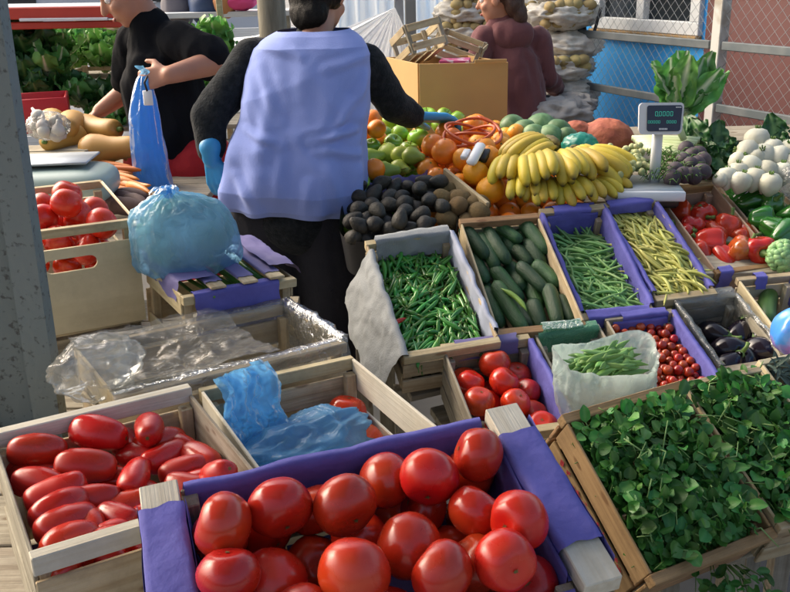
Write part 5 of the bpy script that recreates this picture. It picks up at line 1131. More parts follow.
CAR = mat('carrot skin', (.62, .18, .03), .5, .1, .01, (.5, .12, .02), 12, .7, (.4, .7), .2, 40, (1, 8, 8))
CRM = [MB().add(*bent(.17, .016, b_, 10, 10, lambda t: max(.12, (1-t)**.45) if t > .06 else .7)).mesh('carrot', [CAR]) for b_ in (-.006, .004, .01)]
random.seed(44)
for k, (x, y, a) in enumerate([(112, 172, .1), (122, 177, -.1), (118, 183, .15), (130, 186, -.3), (106, 178, .2), (135, 182, -.2), (115, 165, 0), (126, 170, .3), (140, 190, -.4), (108, 187, .1), (122, 191, -.1)]):
    p = at_z(x, y, .965); put('carrot', CRM[k % 3], T(p) @ Rz(a-.5) @ Rx(k), 'orange carrot in the pile behind the plywood crate', 'carrot', 'carrots')
SWP = mat('purple sweet potato', (.10, .055, .05), .75, .2, .01, (.17, .10, .09), 20, .8)
for k, (x, y, a) in enumerate([(120, 200, -.2), (127, 197, .1), (113, 206, .2), (132, 203, -.5), (124, 207, 0)]):
    p = at_z(x, y, .955); put('sweet_potato', MB().add(*bent(.15, .028, .01, 12, 11, lambda t: max(.1, math.sin(math.pi*t)**.6))).mesh('sweet_potato', [SWP]), T(p) @ Rz(a-.3), 'dark purple sweet potato beside the knotted bag', 'sweet potato', 'sweet potatoes')
p = at_z(112, 160, .97); tag(link('pumpkin_slice', MB().add(*tube([p+Vector((.05*math.cos(a), .05*math.sin(a)*.8, .015*math.sin(a))) for a in [k*.35 for k in range(13)]], [.006+.016*math.sin(k/12*3.14) for k in range(13)], 8)).mesh('pumpkin_slice', [mat('pumpkin flesh', (.6, .22, .05), .5)])), 'cut orange pumpkin slice above the carrots', 'pumpkin')
# grey counter scale at the left
p = at_y(62, 172, 2.62); e = link('counter_scale', None, None, T(p.x-.02, 2.66, p.z-.045) @ Rz(.06)); tag(e, 'pale grey-green counter scale with a steel pan behind the plywood crate', 'scale')
SCB = mat('pale grey-green plastic', (.30, .40, .38), .4, 0, 0, (.25, .33, .32), 6, .5)
V, F = crumple(.16, .13, .055, 1, .0, 1, 40, 24); V = [Vector((math.copysign(abs(v[0]/.16)**.5, v[0])*.16, math.copysign(abs(v[1]/.13)**.5, v[1])*.13, math.copysign(abs(v[2]/.055)**.7, v[2])*.055)) for v in V]
link('body', MB().add(V, F).mesh('body', [SCB]), e); link('pan', MB().add(*boxvf(.25, .17, .008, .003)).mesh('pan', [STEEL]), e, T(-.03, .03, .070)); link('pan_support', MB().add(*boxvf(.10, .08, .02, .003)).mesh('pan_support', [BLACKP]), e, T(-.03, .03, .055))
random.seed(45)
GAR = mat('garlic skin', (.6, .57, .5), .6, .06, .01, (.48, .4, .38), 20, .8); GA = MB().add(*lathe([(.004, -.02), (.018, -.016), (.024, 0), (.018, .014), (.006, .024), (.004, .036)], 14, lambda th, t: 1+.05*math.cos(6*th))).mesh('garlic', [GAR])
for k in range(14):
    p = at_y(36+rnd(0, 26), 116+rnd(0, 20), 3.05+rnd(-.05, .1)); put('garlic_bulb', GA, T(p) @ Rz(k) @ Rx(rnd(-1, 1)), 'garlic bulb in the clear bag behind the counter scale', 'garlic', 'garlic bulbs')
V, F = crumple(.07, .05, .045, 33, .2, 1.8, 44, 26); tag(link('clear_bag', MB().add(V, F).mesh('clear_bag', [CLEAR]), None, T(at_y(48, 126, 3.05))), 'clear bag over the garlic behind the counter scale', 'bag')
gs = link('garlic_stand', None, None, T(at_y(48, 160, 3.08))); tag(gs, 'upturned crate under the garlic and squashes', 'crate')
for k in range(3): board('slat', gs, (-.3, -.1+k*.14, .0), (.10, -.1+k*.14, .0), .12, .02, W_GREY)
for sx in (-.28, .08): 
    board('slat', gs, (sx, -.16, -.06), (sx, .24, -.06), .02, .10, W_GREY)
# leafy crates beyond
LET = mat('lettuce leaf', (.12, .30, .05), .45, .2, .02, (.20, .40, .09), 12, .7, (.4, .7), .3, 40, None, .4, 0, 0, (.45, .55, .25), 0, 0, .25)
def lettuce(pos, r, n, m, label, group, seed, up=0.5):
    random.seed(seed); e = link('leafy_head', None, None, T(pos)); tag(e, label, 'lettuce', group)
    for k in range(n):
        V, F, C_ = big_leaf(r*rnd(.9, 1.2), r*rnd(.8, 1.1), seed+k, r*.22, -.25); link('leaf', MB().add(V, F, 0, C_).mesh('leaf', [m]), e, Rz(k*2.4+rnd(-.2, .2)) @ Rx(up+.9*(k/n)))
def back_crate(x0, x1, yt, yb, Y, label, seed=0):
    a, b = at_y(x0, yt, Y), at_y(x1, yt, Y); zb_ = at_y(x0, yb, Y).z; z1 = (a.z+b.z)/2; e = link('leaf_crate', None, None, Matrix.Identity(4)); tag(e, label, 'crate', 'crates of leafy greens at the back left'); n = 3
    for k in range(n):
        z = zb_+(k+.5)*(z1-zb_)/n
        board('slat', e, (a.x, Y, z), (b.x, Y, z), .012, (z1-zb_)/n*.55, W_PALE); board('slat', e, (a.x, Y+.35, z), (b.x, Y+.35, z), .012, (z1-zb_)/n*.55, W_PALE)
        for xx in (a.x, b.x): board('slat', e, (xx, Y+.01, z), (xx, Y+.34, z), .012, (z1-zb_)/n*.55, W_PALE)
    for xx in (a.x+.02, b.x-.02):
        for yy in (Y+.02, Y+.33): board('corner_post', e, (xx, yy, zb_), (xx, yy, z1), .025, .025, W_PALE, (1, 0, 0))
    board('floor', e, ((a.x), Y+.175, zb_), ((b.x), Y+.175, zb_), .33, .01, W_GREY)
    return a, b, z1
back_crate(58, 122, 72, 97, 4.35, 'slatted crate of lettuce at middle height behind the reaching man')
back_crate(55, 118, 22, 42, 5.0, 'upper slatted crate of lettuce against the bright background')
stk = link('shelf_stand', None, None, Matrix.Identity(4)); tag(stk, 'plank shelves under the leafy greens at the back left', 'shelf')
for (Y, yy) in ((4.35, 98), (5.0, 74), (4.0, 126)):
    q = at_y(80, yy, Y)
    for k in range(3): board('plank', stk, (q.x-.6, Y+.06+k*.12, q.z-.02), (q.x+.95, Y+.06+k*.12, q.z-.02), .115, .02, W_GREY)
    legs(stk, [(q.x-.55, Y+.06, q.z-.03), (q.x+.9, Y+.06, q.z-.03), (q.x-.55, Y+.3, q.z-.03), (q.x+.9, Y+.3, q.z-.03)])
seed = 0
for (x, y, Y, r) in [(72, 62, 4.75, .15), (92, 56, 4.8, .16), (106, 64, 4.75, .15), (82, 50, 4.95, .15), (100, 48, 5.0, .15), (65, 48, 5.0, .14), (118, 55, 4.95, .14), (215, 45, 4.8, .17), (222, 62, 4.75, .16), (205, 55, 4.85, .15), (226, 80, 4.7, .13), (212, 88, 4.6, .13)]:
    seed += 1; lettuce(at_y(x, y+10, Y), r, 11, LET, 'bright green lettuce head %s' % ('in the crates left of the man in black' if x < 150 else 'between the man in black and the woman in the apron'), 'lettuce heads', seed)
for (x, y, Y, r) in [(20, 45, 4.3, .17), (35, 58, 4.3, .18), (50, 72, 4.25, .16), (28, 80, 4.25, .17), (45, 95, 4.2, .14), (80, 98, 4.2, .14), (100, 102, 4.2, .15), (125, 110, 4.1, .14), (110, 122, 4.05, .13), (75, 88, 4.3, .13), (15, 65, 4.3, .16), (58, 52, 4.4, .15)]:
    seed += 1; lettuce(at_y(x, y+10, Y), r, 11, SPI if seed % 3 else CHA, 'dark leafy greens stacked left of the man in black', 'dark leafy greens', seed, .2)
REDM = mat('red painted metal', (.50, .045, .025), .4, .02, 0, (.40, .03, .02), 6, .6)
a, b = at_y(2, 20, 4.1), at_y(132, 19, 4.1); e = link('red_beam', None, None, Matrix.Identity(4)); tag(e, 'red metal shelf edge across the top left behind the man', 'shelf')
board('rail', e, a+Vector((-.4, 0, .03)), b+Vector((0, 0, .03)), .03, .05, REDM, (0, 0, 1), .004); board('rail', e, a+Vector((-.4, .02, -.025)), b+Vector((0, .02, -.02)), .03, .03, REDM, (0, 0, 1), .004); board('shelf', e, a+Vector((-.4, .25, .05)), b+Vector((0, .25, .05)), .45, .012, STEEL, (0, 0, 1))
legs(e, [(a.x-.4, 4.12, a.z), (b.x-.02, 4.12, a.z), (a.x-.4, 4.45, a.z), (b.x-.02, 4.45, a.z)], REDM)
board('inset', e, at_y(20, 20, 4.075), at_y(108, 19, 4.075), .02, .012, WHITEP)
REDC = mat('red plastic crate', (.50, .02, .025), .4)
e = link('red_crate', None, None, T(at_y(40, 112, 3.9)) @ Rz(.3)); tag(e, 'red plastic crate behind the garlic', 'crate')
link('wall', MB().add(*boxvf(.24, .01, .14, .003)).mesh('wall', [REDC]), e, T(0, -.12, 0)); link('wall', MB().add(*boxvf(.24, .01, .14, .003)).mesh('wall', [REDC]), e, T(0, .12, 0)); link('wall', MB().add(*boxvf(.01, .228, .14, .003)).mesh('wall', [REDC]), e, T(.114, 0, 0)); link('wall', MB().add(*boxvf(.01, .228, .14, .003)).mesh('wall', [REDC]), e, T(-.114, 0, 0)); link('floor', MB().add(*boxvf(.21, .22, .01, .002)).mesh('floor', [REDC]), e, T(0, 0, -.065))

# ---------------------------------------------------------------- bright background beyond the stalls
WSH = plastic('white plastic sheet', (.88, .90, .92), .04, .3, .06, .5, 12, .5); CURT = plastic('hazy white sheet', (.86, .90, .93), .06, .4, .04, .3, 10, .3)
a = at_y(335, 0, 5.4); b = at_y(480, 0, 5.4)
def curt(u, v):
    x = a.x-.15+(b.x-a.x+.5)*u; z = 2.3-2.25*v; top = Vector((at_y(392, 20, 5.2).x, 5.3, 1.55))
    return (x, 5.75+.035*math.sin(u*70)+.03*fbm((u*6, v*3, 0), 2), z)
tag(link('plastic_curtain', MB().add(*grid(curt, 200, 20)).mesh('plastic_curtain', [CURT])), 'hazy white plastic curtain behind the cardboard box', 'curtain')
def fan(u, v):
    tp = at_y(395, 8, 4.9); a_ = math.radians(200+95*u); L = .62*v; w = .012*math.sin(u*75)*v+.008*math.sin(u*31+2)*v
    return (tp.x+L*math.cos(a_)*1.0-.0, 4.95+.10*v+w*2.5, tp.z+L*math.sin(a_)*1.0)
tag(link('gathered_sheet', MB().add(*grid(fan, 170, 14)).mesh('gathered_sheet', [WSH])), 'white plastic sheet gathered in pleats beside the apron woman', 'sheet')
ps = link('steel_post', MB().add(*boxvf(.05, .05, 2.4, .004)).mesh('post', [STEEL], False), None, T(at_y(399, 10, 5.0).x, 5.05, 1.2)); tag(ps, 'pale steel post left of the slatted crates', 'post')
ps = link('steel_post', MB().add(*boxvf(.06, .06, 2.4, .004)).mesh('post', [mat('dark steel', (.2, .21, .21), .5)], False), None, T(at_y(411, 10, 5.0).x, 5.15, 1.2)); tag(ps, 'dark steel post behind the tilted slatted crate', 'post')
ps = link('tree_trunk_post', MB().add(*tube([(at_y(270, 10, 5.2).x, 5.2, 0), (at_y(270, 10, 5.2).x+.01, 5.2, 1.2), (at_y(270, 10, 5.2).x, 5.2, 2.6)], [.085, .078, .075], 16)).mesh('trunk', [mat('weathered log', (.22, .20, .15), .85, 0, 0, (.12, .11, .08), 6, .8, (.35, .7), .5, 20, (8, 8, 1))])); tag(ps, 'weathered round wooden post behind the apron woman', 'post')
PALB = mat('whitewashed board', (.62, .64, .64), .8, .08, 0, (.45, .46, .45), 4, .7, (.4, .7), .2, 9, GR)
wf = link('board_fence', None, None, Matrix.Identity(4)); tag(wf, 'whitewashed horizontal board fence at the back', 'fence')
for k in range(9): board('board', wf, (-3.8, 6.2, .12+k*.135), (-.05, 6.2, .12+k*.135), .02, .108, PALB)
for x in (-3.5, -2.4, -1.3, -.3): board('post', wf, (x, 6.24, 0), (x, 6.24, 1.4), .06, .06, PALB, (1, 0, 0))
tag(link('white_tarp', MB().add(*grid(lambda u, v: (-2.0+1.9*u, 5.75-.25*v+.04*fbm((u*4, v*3, 2), 2), 1.25-.55*v*v-.1*abs(math.sin(u*9))*.3+.03*fbm((u*6, v*4, 5), 2)), 60, 20)).mesh('white_tarp', [WSH])), 'white tarpaulin hanging over the board fence at the back', 'tarpaulin')
for (x, y, Y, s, c_, lb) in [(208, 2, 5.6, .16, (.03, .06, .14), 'blue plastic barrel at the top behind the man'), (178, 6, 5.7, .14, (.12, .11, .13), 'grey bundle at the top behind the man'), (225, 0, 5.5, .1, (.45, .2, .08), 'brown bundle at the top left of the pink one')]:
    tag(link('background_bundle', MB().add(*crumple(s*.7, s*.7, s, x, .12, 1.5, 28, 18)).mesh('bundle', [mat('bundle', c_, .6)]), None, T(at_y(x, y, Y))), lb, 'bundle', 'bundles on the back fence')
tag(link('pink_bundle', MB().add(*crumple(.10, .08, .06, 9, .15, 1.5, 28, 18)).mesh('bundle', [mat('pink cloth', (.65, .06, .22), .7)]), None, T(at_y(240, 0, 5.5))), 'bright pink bundle at the top between the two shoppers', 'bundle')
bs = link('bundle_shelf', None, None, Matrix.Identity(4)); tag(bs, 'shelf board carrying the bundles at the back', 'shelf'); q = at_y(210, 14, 5.6); board('plank', bs, (q.x-.5, 5.6, q.z), (q.x+.5, 5.6, q.z), .3, .03, PALB); legs(bs, [(q.x-.45, 5.6, q.z-.01), (q.x+.45, 5.6, q.z-.01)])
ps = link('wooden_stake', MB().add(*boxvf(.03, .03, 1.8, .003)).mesh('stake', W_PALE, False), None, T(at_y(218, 10, 4.9).x, 4.95, .9)); tag(ps, 'thin wooden stake behind the lettuce', 'stake')
# far side of the market: pale buildings beyond the fences
FAR = mat('pale rendered wall', (.55, .57, .60), .8, 0, 0, (.45, .47, .5), .4, .6)
for k, (x0, x1, Y, hh, lb) in enumerate([(-9, -1.5, 13, 4.2, 'pale rendered building far behind the board fence'), (-1.2, 4, 16, 4.6, 'pale building far behind the plastic curtain')]):
    e = link('pale_building', None, None, Matrix.Identity(4)); tag(e, lb, 'building')
    board('wall', e, (x0, Y, hh/2), (x1, Y, hh/2), .3, hh, FAR, (0, 0, 1), 0); board('roof', e, (x0-.2, Y, hh+.08), (x1+.2, Y, hh+.08), .8, .15, CONC, (0, 0, 1), 0)
    for j in range(3): wx = x0+(x1-x0)*(j+.5)/3; board('window', e, (wx-.5, Y-.16, 1.8), (wx+.5, Y-.16, 1.8), .03, 1.1, GLASS, (0, 0, 1), 0)
# ---------------------------------------------------------------- people
def cap_vf(p0, r0, p1, r1, n=16):
    p0, p1 = Vector(p0), Vector(p1); ax = (p1-p0); L = max(ax.length, 1e-4); ax /= L
    P = []; R = []
    for k in range(5): a = math.pi/2*(1-k/4); P.append(p0-ax*(r0*math.sin(a))); R.append(max(.0008, r0*math.cos(a)))
    for k in range(1, 5): t = k/5; P.append(p0.lerp(p1, t)); R.append(r0+(r1-r0)*t)
    for k in range(5): a = math.pi/2*k/4; P.append(p1+ax*(r1*math.sin(a))); R.append(max(.0008, r1*math.cos(a)))
    return tube(P, R, n)
def ell_vf(c, rx, ry, rz, M=None):
    V, F = uvsphere(24, 16); A = T(c) @ (M or Matrix.Identity(4)) @ S(rx, ry, rz); return [A @ Vector(v) for v in V], F
def fuse(name, shapes, voxel, m, smooth=6, fold=None):
    """union of shapes as one continuous skin"""
    b = MB()
    for s in shapes: b.add(*s)
    o = link('tmp', b.mesh('tmp', [m])); r = o.modifiers.new('r', 'REMESH'); r.mode = 'VOXEL'; r.voxel_size = voxel; r.use_smooth_shade = True
    s = o.modifiers.new('s', 'SMOOTH'); s.factor = .5; s.iterations = smooth
    dg = bpy.context.evaluated_depsgraph_get(); me = bpy.data.meshes.new_from_object(o.evaluated_get(dg)); bpy.data.objects.remove(o); me.name = name
    if not me.materials: me.materials.append(m)
    if fold:
        co = np.empty(len(me.vertices)*3); me.vertices.foreach_get('co', co); co = co.reshape(-1, 3); no = np.empty_like(co); me.vertices.foreach_get('normal', no.ravel()) if False else None
        nn = np.array([v.normal[:] for v in me.vertices]); amp, sc, st = fold
        d = np.array([ridged((c_[0]*sc, c_[1]*sc, c_[2]*sc*st), 1.0)*.6+fbm((c_[0]*sc*1.7, c_[1]*sc*1.7, c_[2]*sc*st), 1.0)*.5 for c_ in co]); co += nn*(d*amp)[:, None]; me.vertices.foreach_set('co', co.ravel())
    me.polygons.foreach_set('use_smooth', [True]*len(me.polygons)); me.update(); return me
SKIN = mat('skin', (.46, .23, .15), .5, 0, 0, (.38, .17, .11), 9, .6, (.4, .7), .05, 120, None, .4, 0, .15)
def hand_shapes(w, d, nrm, side, s=1.0, curl=.5):
    """palm and five bent fingers; w wrist, d pointing direction, nrm back-of-hand normal, side: +1/-1 thumb side"""
    w = Vector(w); d = Vector(d).normalized(); nrm = (Vector(nrm)-d*Vector(nrm).dot(d)).normalized(); a = d.cross(nrm)*side; sh = []
    for k in range(4):
        o = (k-1.5)*.019*s; p0 = w+d*.012*s+a*o*.6; p1 = w+d*.078*s+a*o; sh.append(cap_vf(p0, .013*s, p1, .011*s, 10))
        L = [.062, .075, .070, .054][k]*s; th = curl*.5; q = p1
        for j, fr in enumerate((.45, .32, .25)):
            dd = d*math.cos(th)-nrm*math.sin(th); q2 = q+dd*(L*fr); sh.append(cap_vf(q, (.0092-.0008*j)*s, q2, (.0086-.0010*j)*s, 10)); q = q2; th += curl
    b0 = w+d*.025*s-a*.026*s; t1 = b0+(d*.6-a*.75-nrm*.25).normalized()*.038*s; t2 = t1+(d*.9-a*.3-nrm*.35).normalized()*.032*s
    sh.append(cap_vf(w+d*.012*s-a*.010*s, .014*s, b0, .013*s, 10)); sh.append(cap_vf(b0, .012*s, t1, .0105*s, 10)); sh.append(cap_vf(t1, .010*s, t2, .0085*s, 10)); return sh
def head_shapes(c, f, up, s=1.0):
    """c centre of the skull, f face direction"""
    f = Vector(f).normalized(); up = (Vector(up)-f*Vector(up).dot(f)).normalized(); r = f.cross(up); B = basis(r, f, up); c = Vector(c); L = lambda x, y, z: c+r*(x*s)+f*(y*s)+up*(z*s)
    sh = [ell_vf(L(0, -.012, .02), .074*s, .094*s, .092*s, B), ell_vf(L(0, .030, -.045), .058*s, .060*s, .072*s, B), ell_vf(L(0, .060, -.095), .026*s, .024*s, .020*s, B),
          cap_vf(L(0, .088, .005), .009*s, L(0, .108, -.030), .013*s, 10), ell_vf(L(0, .082, -.068), .026*s, .014*s, .010*s, B), ell_vf(L(0, .080, .022), .048*s, .014*s, .010*s, B)]
    for x in (-1, 1): sh.append(ell_vf(L(x*.076, -.005, -.02), .009*s, .020*s, .032*s, B)); sh.append(ell_vf(L(x*.036, .058, -.035), .026*s, .026*s, .022*s, B))
    return sh, L, B
EYEW = mat('eye', (.75, .73, .70), .2); EYED = mat('iris', (.04, .025, .015), .15); LIP = mat('lips', (.40, .13, .11), .45)
HAIRD = mat('dark hair', (.008, .007, .007), .42, 0, 0, (.014, .012, .011), 30, .8, (.4, .7), .8, 60, (10, 10, 2), .15)
HAIRB = mat('brown hair', (.05, .022, .014), .45, 0, 0, (.09, .04, .025), 30, .8, (.4, .7), .8, 60, (10, 10, 2))
def face(root, L, B, s):
    for x in (-1, 1):
        e = link('eye', MB().add(*ell_vf((0, 0, 0), .012*s, .012*s, .012*s)).mesh('eye', [EYEW]), root, T(L(x*.032, .071, -.005)))
        link('iris', MB().add(*ell_vf((0, 0, 0), .006*s, .006*s, .006*s)).mesh('iris', [EYED]), e, T(B.to_3x3() @ Vector((0, .0075*s, -.001))))
    link('lips', MB().add(*ell_vf((0, 0, 0), .022*s, .008*s, .007*s, B)).mesh('lips', [LIP]), root, T(L(0, .093, -.066)))
def person(label, cat='person'): e = link('person', None, None, Matrix.Identity(4)); return tag(e, label, cat)

# --- woman in the blue apron (seen from behind)
e = person('person in blue apron and dark sweater reaching for apples with blue gloves')
Y0 = 2.70
hipL, hipR = Vector((-.385, Y0, .86)), Vector((-.205, Y0, .86)); pel = Vector((-.295, Y0, .92)); chest = at_y(309, 85, Y0+.09); neck = at_y(315, 30, Y0+.13); hc = at_y(320, -8, Y0+.19)
shL, shR = at_y(256, 52, Y0+.10), at_y(362, 58, Y0+.14); elL, wrL = at_y(209, 118, Y0+.0), at_y(212, 158, Y0-.04); elR, wrR = at_y(394, 106, Y0+.19), at_y(415, 117, Y0+.25)
kL, kR = Vector((-.39, Y0+.03, .47)), Vector((-.19, Y0-.02, .47)); fL, fR = Vector((-.40, Y0-.01, .09)), Vector((-.18, Y0-.06, .09))
hs, L, B = head_shapes(hc, (.35, .85, -.35), (0.05, .25, 1), .98)
body = hs+[cap_vf(neck-Vector((0, .03, .04)), .052, hc+Vector((0, -.01, -.03)), .048), cap_vf(chest, .12, pel, .14), cap_vf(shL, .035, elL, .036), cap_vf(elL, .036, wrL, .026), cap_vf(shR, .035, elR, .036), cap_vf(elR, .036, wrR, .026), cap_vf(shL, .035, shR, .035),
      cap_vf(hipL, .09, kL, .06), cap_vf(kL, .055, fL, .04), cap_vf(hipR, .09, kR, .06), cap_vf(kR, .055, fR, .04), cap_vf(fL-Vector((0, .03, .05)), .035, fL+Vector((0, .13, -.06)), .025), cap_vf(fR-Vector((0, .03, .05)), .035, fR+Vector((0, .13, -.06)), .025)]
link('body', fuse('body', body, .008, SKIN, 5), e); face(e, L, B, .98)
SWE = mat('dark wool sweater', (.012, .015, .018), .95, 0, 0, (.024, .028, .032), 60, .9, (.4, .65), .8, 160, None, .1, 0, 0, None, .08)
sw = [cap_vf(chest+Vector((0, 0, .02)), .135, pel, .155), cap_vf(shL+Vector((0, .01, -.01)), .05, shR+Vector((0, .01, -.01)), .05), cap_vf(chest+Vector((0, .02, 0)), .10, neck-Vector((0, .0, .03)), .062), cap_vf(shL+Vector((-.012, 0, -.015)), .058, elL, .055), cap_vf(elL, .054, wrL.lerp(elL, .22), .042), cap_vf(shR+Vector((.012, 0, -.015)), .058, elR, .052), cap_vf(elR, .052, wrR.lerp(elR, .1), .040)]
link('sweater', fuse('sweater', sw, .009, SWE, 5, (.006, 14, .6)), e)
TRO = mat('navy trousers', (.010, .011, .018), .9, 0, 0, (.016, .017, .026), 12, .8, (.4, .7), .4, 120)
tr = [cap_vf(hipL+Vector((0, 0, .06)), .125, kL, .082), cap_vf(kL, .08, fL, .068), cap_vf(hipR+Vector((0, 0, .06)), .125, kR, .082), cap_vf(kR, .08, fR, .068), cap_vf(hipL+Vector((.03, 0, .06)), .13, hipR+Vector((-.03, 0, .06)), .13)]
link('trousers', fuse('trousers', tr, .010, TRO, 5, (.006, 10, .4)), e)
for f_ in (fL, fR): link('shoe', fuse('shoe', [cap_vf(f_+Vector((0, -.04, -.045)), .042, f_+Vector((0, .15, -.055)), .034)], .008, BLACKP, 3), e)
APR = mat('blue apron cloth', (.26, .335, .70), .9, 0, 0, (.215, .285, .64), 3, .7, (.35, .7), .25, 240, None, .25, 0, 0, None, .15)
rings = []   # picture rows -> (centre px, half width px, depth radius, Y)
for (py, cx_, hw, ry, dy) in [(206, 289, 61, .150, -.02), (201, 290, 66, .160, -.02), (185, 292, 70, .170, -.02), (165, 295, 68, .165, -.01), (140, 298, 64, .150, .0), (118, 302, 61, .145, .02), (95, 306, 60, .142, .045), (72, 309, 60, .135, .07), (55, 311, 58, .130, .09), (46, 311, 54, .128, .10), (40, 312, 49, .124, .115), (35, 313, 42, .112, .12), (30, 314, 33, .092, .125)]:
    p = at_y(cx_, py, Y0+dy); q = at_y(cx_+hw, py, Y0+dy); rings.append((p, (q-p).length, ry))
random.seed(77); CREASE = []
for (x0, y0, x1, y1, a_, w_) in [(350, 128, 312, 138, .010, .010), (356, 150, 318, 144, .008, .012), (258, 70, 282, 120, .006, .014), (366, 78, 340, 118, .009, .012), (240, 175, 262, 205, .007, .014), (330, 160, 340, 205, .007, .016), (285, 150, 280, 205, .006, .016), (300, 60, 304, 110, .004, .02), (250, 130, 285, 142, .007, .011), (345, 100, 325, 150, .006, .012), (262, 48, 300, 58, .005, .012), (360, 60, 325, 70, .006, .012), (310, 175, 306, 208, .006, .014), (270, 100, 268, 150, .004, .016)]:
    p_, q_ = at_y(x0, y0, Y0-.08), at_y(x1, y1, Y0-.08); CREASE.append((p_.x, p_.z, q_.x, q_.z, a_, w_))
def crease(x, z):
    f = 0
    for (x0, z0, x1, z1, a_, w_) in CREASE:
        dx, dz = x1-x0, z1-z0; t = max(0, min(1, ((x-x0)*dx+(z-z0)*dz)/(dx*dx+dz*dz))); d = math.hypot(x-x0-t*dx, z-z0-t*dz); f += a_*math.exp(-(d/w_)**2)*math.sin(math.pi*min(1, .12+t))-.5*a_*math.exp(-((d-1.8*w_)/w_)**2)
    return f
def apf(u, v):
    k = v*(len(rings)-1); i = min(int(k), len(rings)-2); t = k-i; t = t*t*(3-2*t)*.5+t*.5; (p0, w0, d0), (p1, w1, d1) = rings[i], rings[i+1]; p = p0.lerp(p1, t); w = w0+(w1-w0)*t; d = d0+(d1-d0)*t
    th = 2*math.pi*u; c_, s_ = math.cos(th), math.sin(th); ex = .78; x = math.copysign(abs(c_)**ex, c_)*w; y = math.copysign(abs(s_)**ex, s_)*d
    wx = x+.03*fbm((x*4, y*4, p.z*3+7), 1.0); f = .007*ridged((wx*5+p.z*3.5, y*3, p.z*1.6), 1.0)*(.35+.65*math.sin(math.pi*min(1, v*1.1)))+.006*ridged((wx*3-p.z*5, y*4, p.z*2+3), 1.0)+.006*ridged((x*3.2, y*3.2, p.z*2.6+x*3), 1.0)+.006*fbm((x*4, y*4, p.z*4), 1.2)+.004*ridged((x*9+p.z*6, y*9, p.z*5), 1.0)*(.3+.7*max(0, math.sin(v*5)))+(.014*math.sin(th*9)*(1-v)**3)
    if s_ < 0: f += crease(p.x+x, p.z)*min(1, -s_*2)
    z = p.z+(.018*c_*(1-v)**2*-1.0)
    return (p.x+x+f*c_, p.y+y+f*s_, z+.004*fbm((x*8, p.z*9, 1), 1))
link('apron', MB().add(*grid(apf, 240, 150, True)).mesh('apron', [APR]), e)
GLV = mat('blue nitrile glove', (.035, .28, .58), .4, 0, 0, (.05, .34, .64), 12, .6, (.4, .7), .2, 60)
link('glove', fuse('glove', hand_shapes(wrL, (.12, .05, -1), (-.45, -1, 0), 1, 1.0, .45)+[cap_vf(wrL-Vector((0, .01, -.035)), .034, wrL, .030)], .0045, GLV, 3), e)
link('glove', fuse('glove', hand_shapes(wrR, (.85, .45, -.12), (-.3, .1, 1), 1, 1.25, .5)+[cap_vf(wrR.lerp(elR, .25), .034, wrR, .030)], .0045, GLV, 3), e)
r_ = B.to_3x3() @ Vector((1, 0, 0))
hair = [ell_vf(L(0, -.028, .036), .086*.98, .094, .092, B), ell_vf(L(0, -.060, -.035), .070, .052, .066, B), ell_vf(L(0, -.066, -.085), .062, .04, .055, B), ell_vf(L(.05, -.02, .0), .035, .06, .06, B), ell_vf(L(-.05, -.02, .0), .035, .06, .06, B)]
link('hair', fuse('hair', hair, .006, HAIRD, 4, (.004, 40, .5)), e)

# --- man in black leaning over the squashes
e = person('person in black t-shirt and red trousers holding a blue bag, leaning over squashes')
YM = 3.42
pel = at_y(178, 165, YM); chest = at_y(163, 75, YM); neck = at_y(146, 18, YM-.02); hc = at_y(124, -12, YM-.04)
shF, shN = at_y(136, 42, YM+.12), at_y(182, 42, YM-.10); elN, wrN = at_y(216, 62, YM-.16), at_y(170, 75, YM-.30); elF, wrF = at_y(126, 92, YM+.16), at_y(100, 111, YM+.12)
hipA, hipB = pel+Vector((-.08, .04, -.04)), pel+Vector((.09, -.03, -.04)); kA, kB = hipA+Vector((.0, -.02, -.42)), hipB+Vector((.02, -.03, -.42)); fA, fB = Vector((kA.x+.03, kA.y+.03, .09)), Vector((kB.x+.03, kB.y+.02, .09))
hs, L, B = head_shapes(hc, (-.80, -.25, -.52), (-.45, -.05, .9), 1.02)
body = hs+[cap_vf(neck, .055, hc+Vector((.02, 0, -.02)), .052), cap_vf(chest, .13, pel, .13), cap_vf(shF, .055, elF, .044), cap_vf(elF, .042, wrF, .029), cap_vf(shN, .058, elN, .050), cap_vf(elN, .046, wrN, .031), cap_vf(shF, .055, shN, .055),
      cap_vf(hipA, .09, kA, .06), cap_vf(kA, .055, fA, .04), cap_vf(hipB, .09, kB, .06), cap_vf(kB, .055, fB, .04), cap_vf(fA, .04, fA+Vector((-.13, -.03, -.06)), .025), cap_vf(fB, .04, fB+Vector((-.13, -.03, -.06)), .025)]
body += hand_shapes(wrN, (-1, .05, -.15), (-.1, -1, .35), -1, 1.05, .95)+hand_shapes(wrF, (-.85, -.15, -.5), (-.3, -.1, .9), 1, 1.05, .35)
link('body', fuse('body', body, .007, SKIN, 4), e); face(e, L, B, 1.02)
TSH = mat('black t-shirt cloth', (.007, .008, .010), .9, 0, 0, (.011, .012, .015), 6, .8, (.4, .7), .3, 200, None, .08)
ts = [cap_vf(chest+Vector((0, 0, .02)), .132, pel+Vector((0, 0, .11)), .150), cap_vf(chest+Vector((-.05, 0, -.04)), .11, pel+Vector((-.03, 0, .13)), .125), cap_vf(shF, .064, shN, .066), cap_vf(chest, .13, neck+Vector((.01, 0, -.03)), .07), cap_vf(shF, .072, shF.lerp(elF, .75), .066), cap_vf(shN, .070, shN.lerp(elN, .80), .072)]
link('tshirt', fuse('tshirt', ts, .009, TSH, 4, (.014, 10, .6)), e)
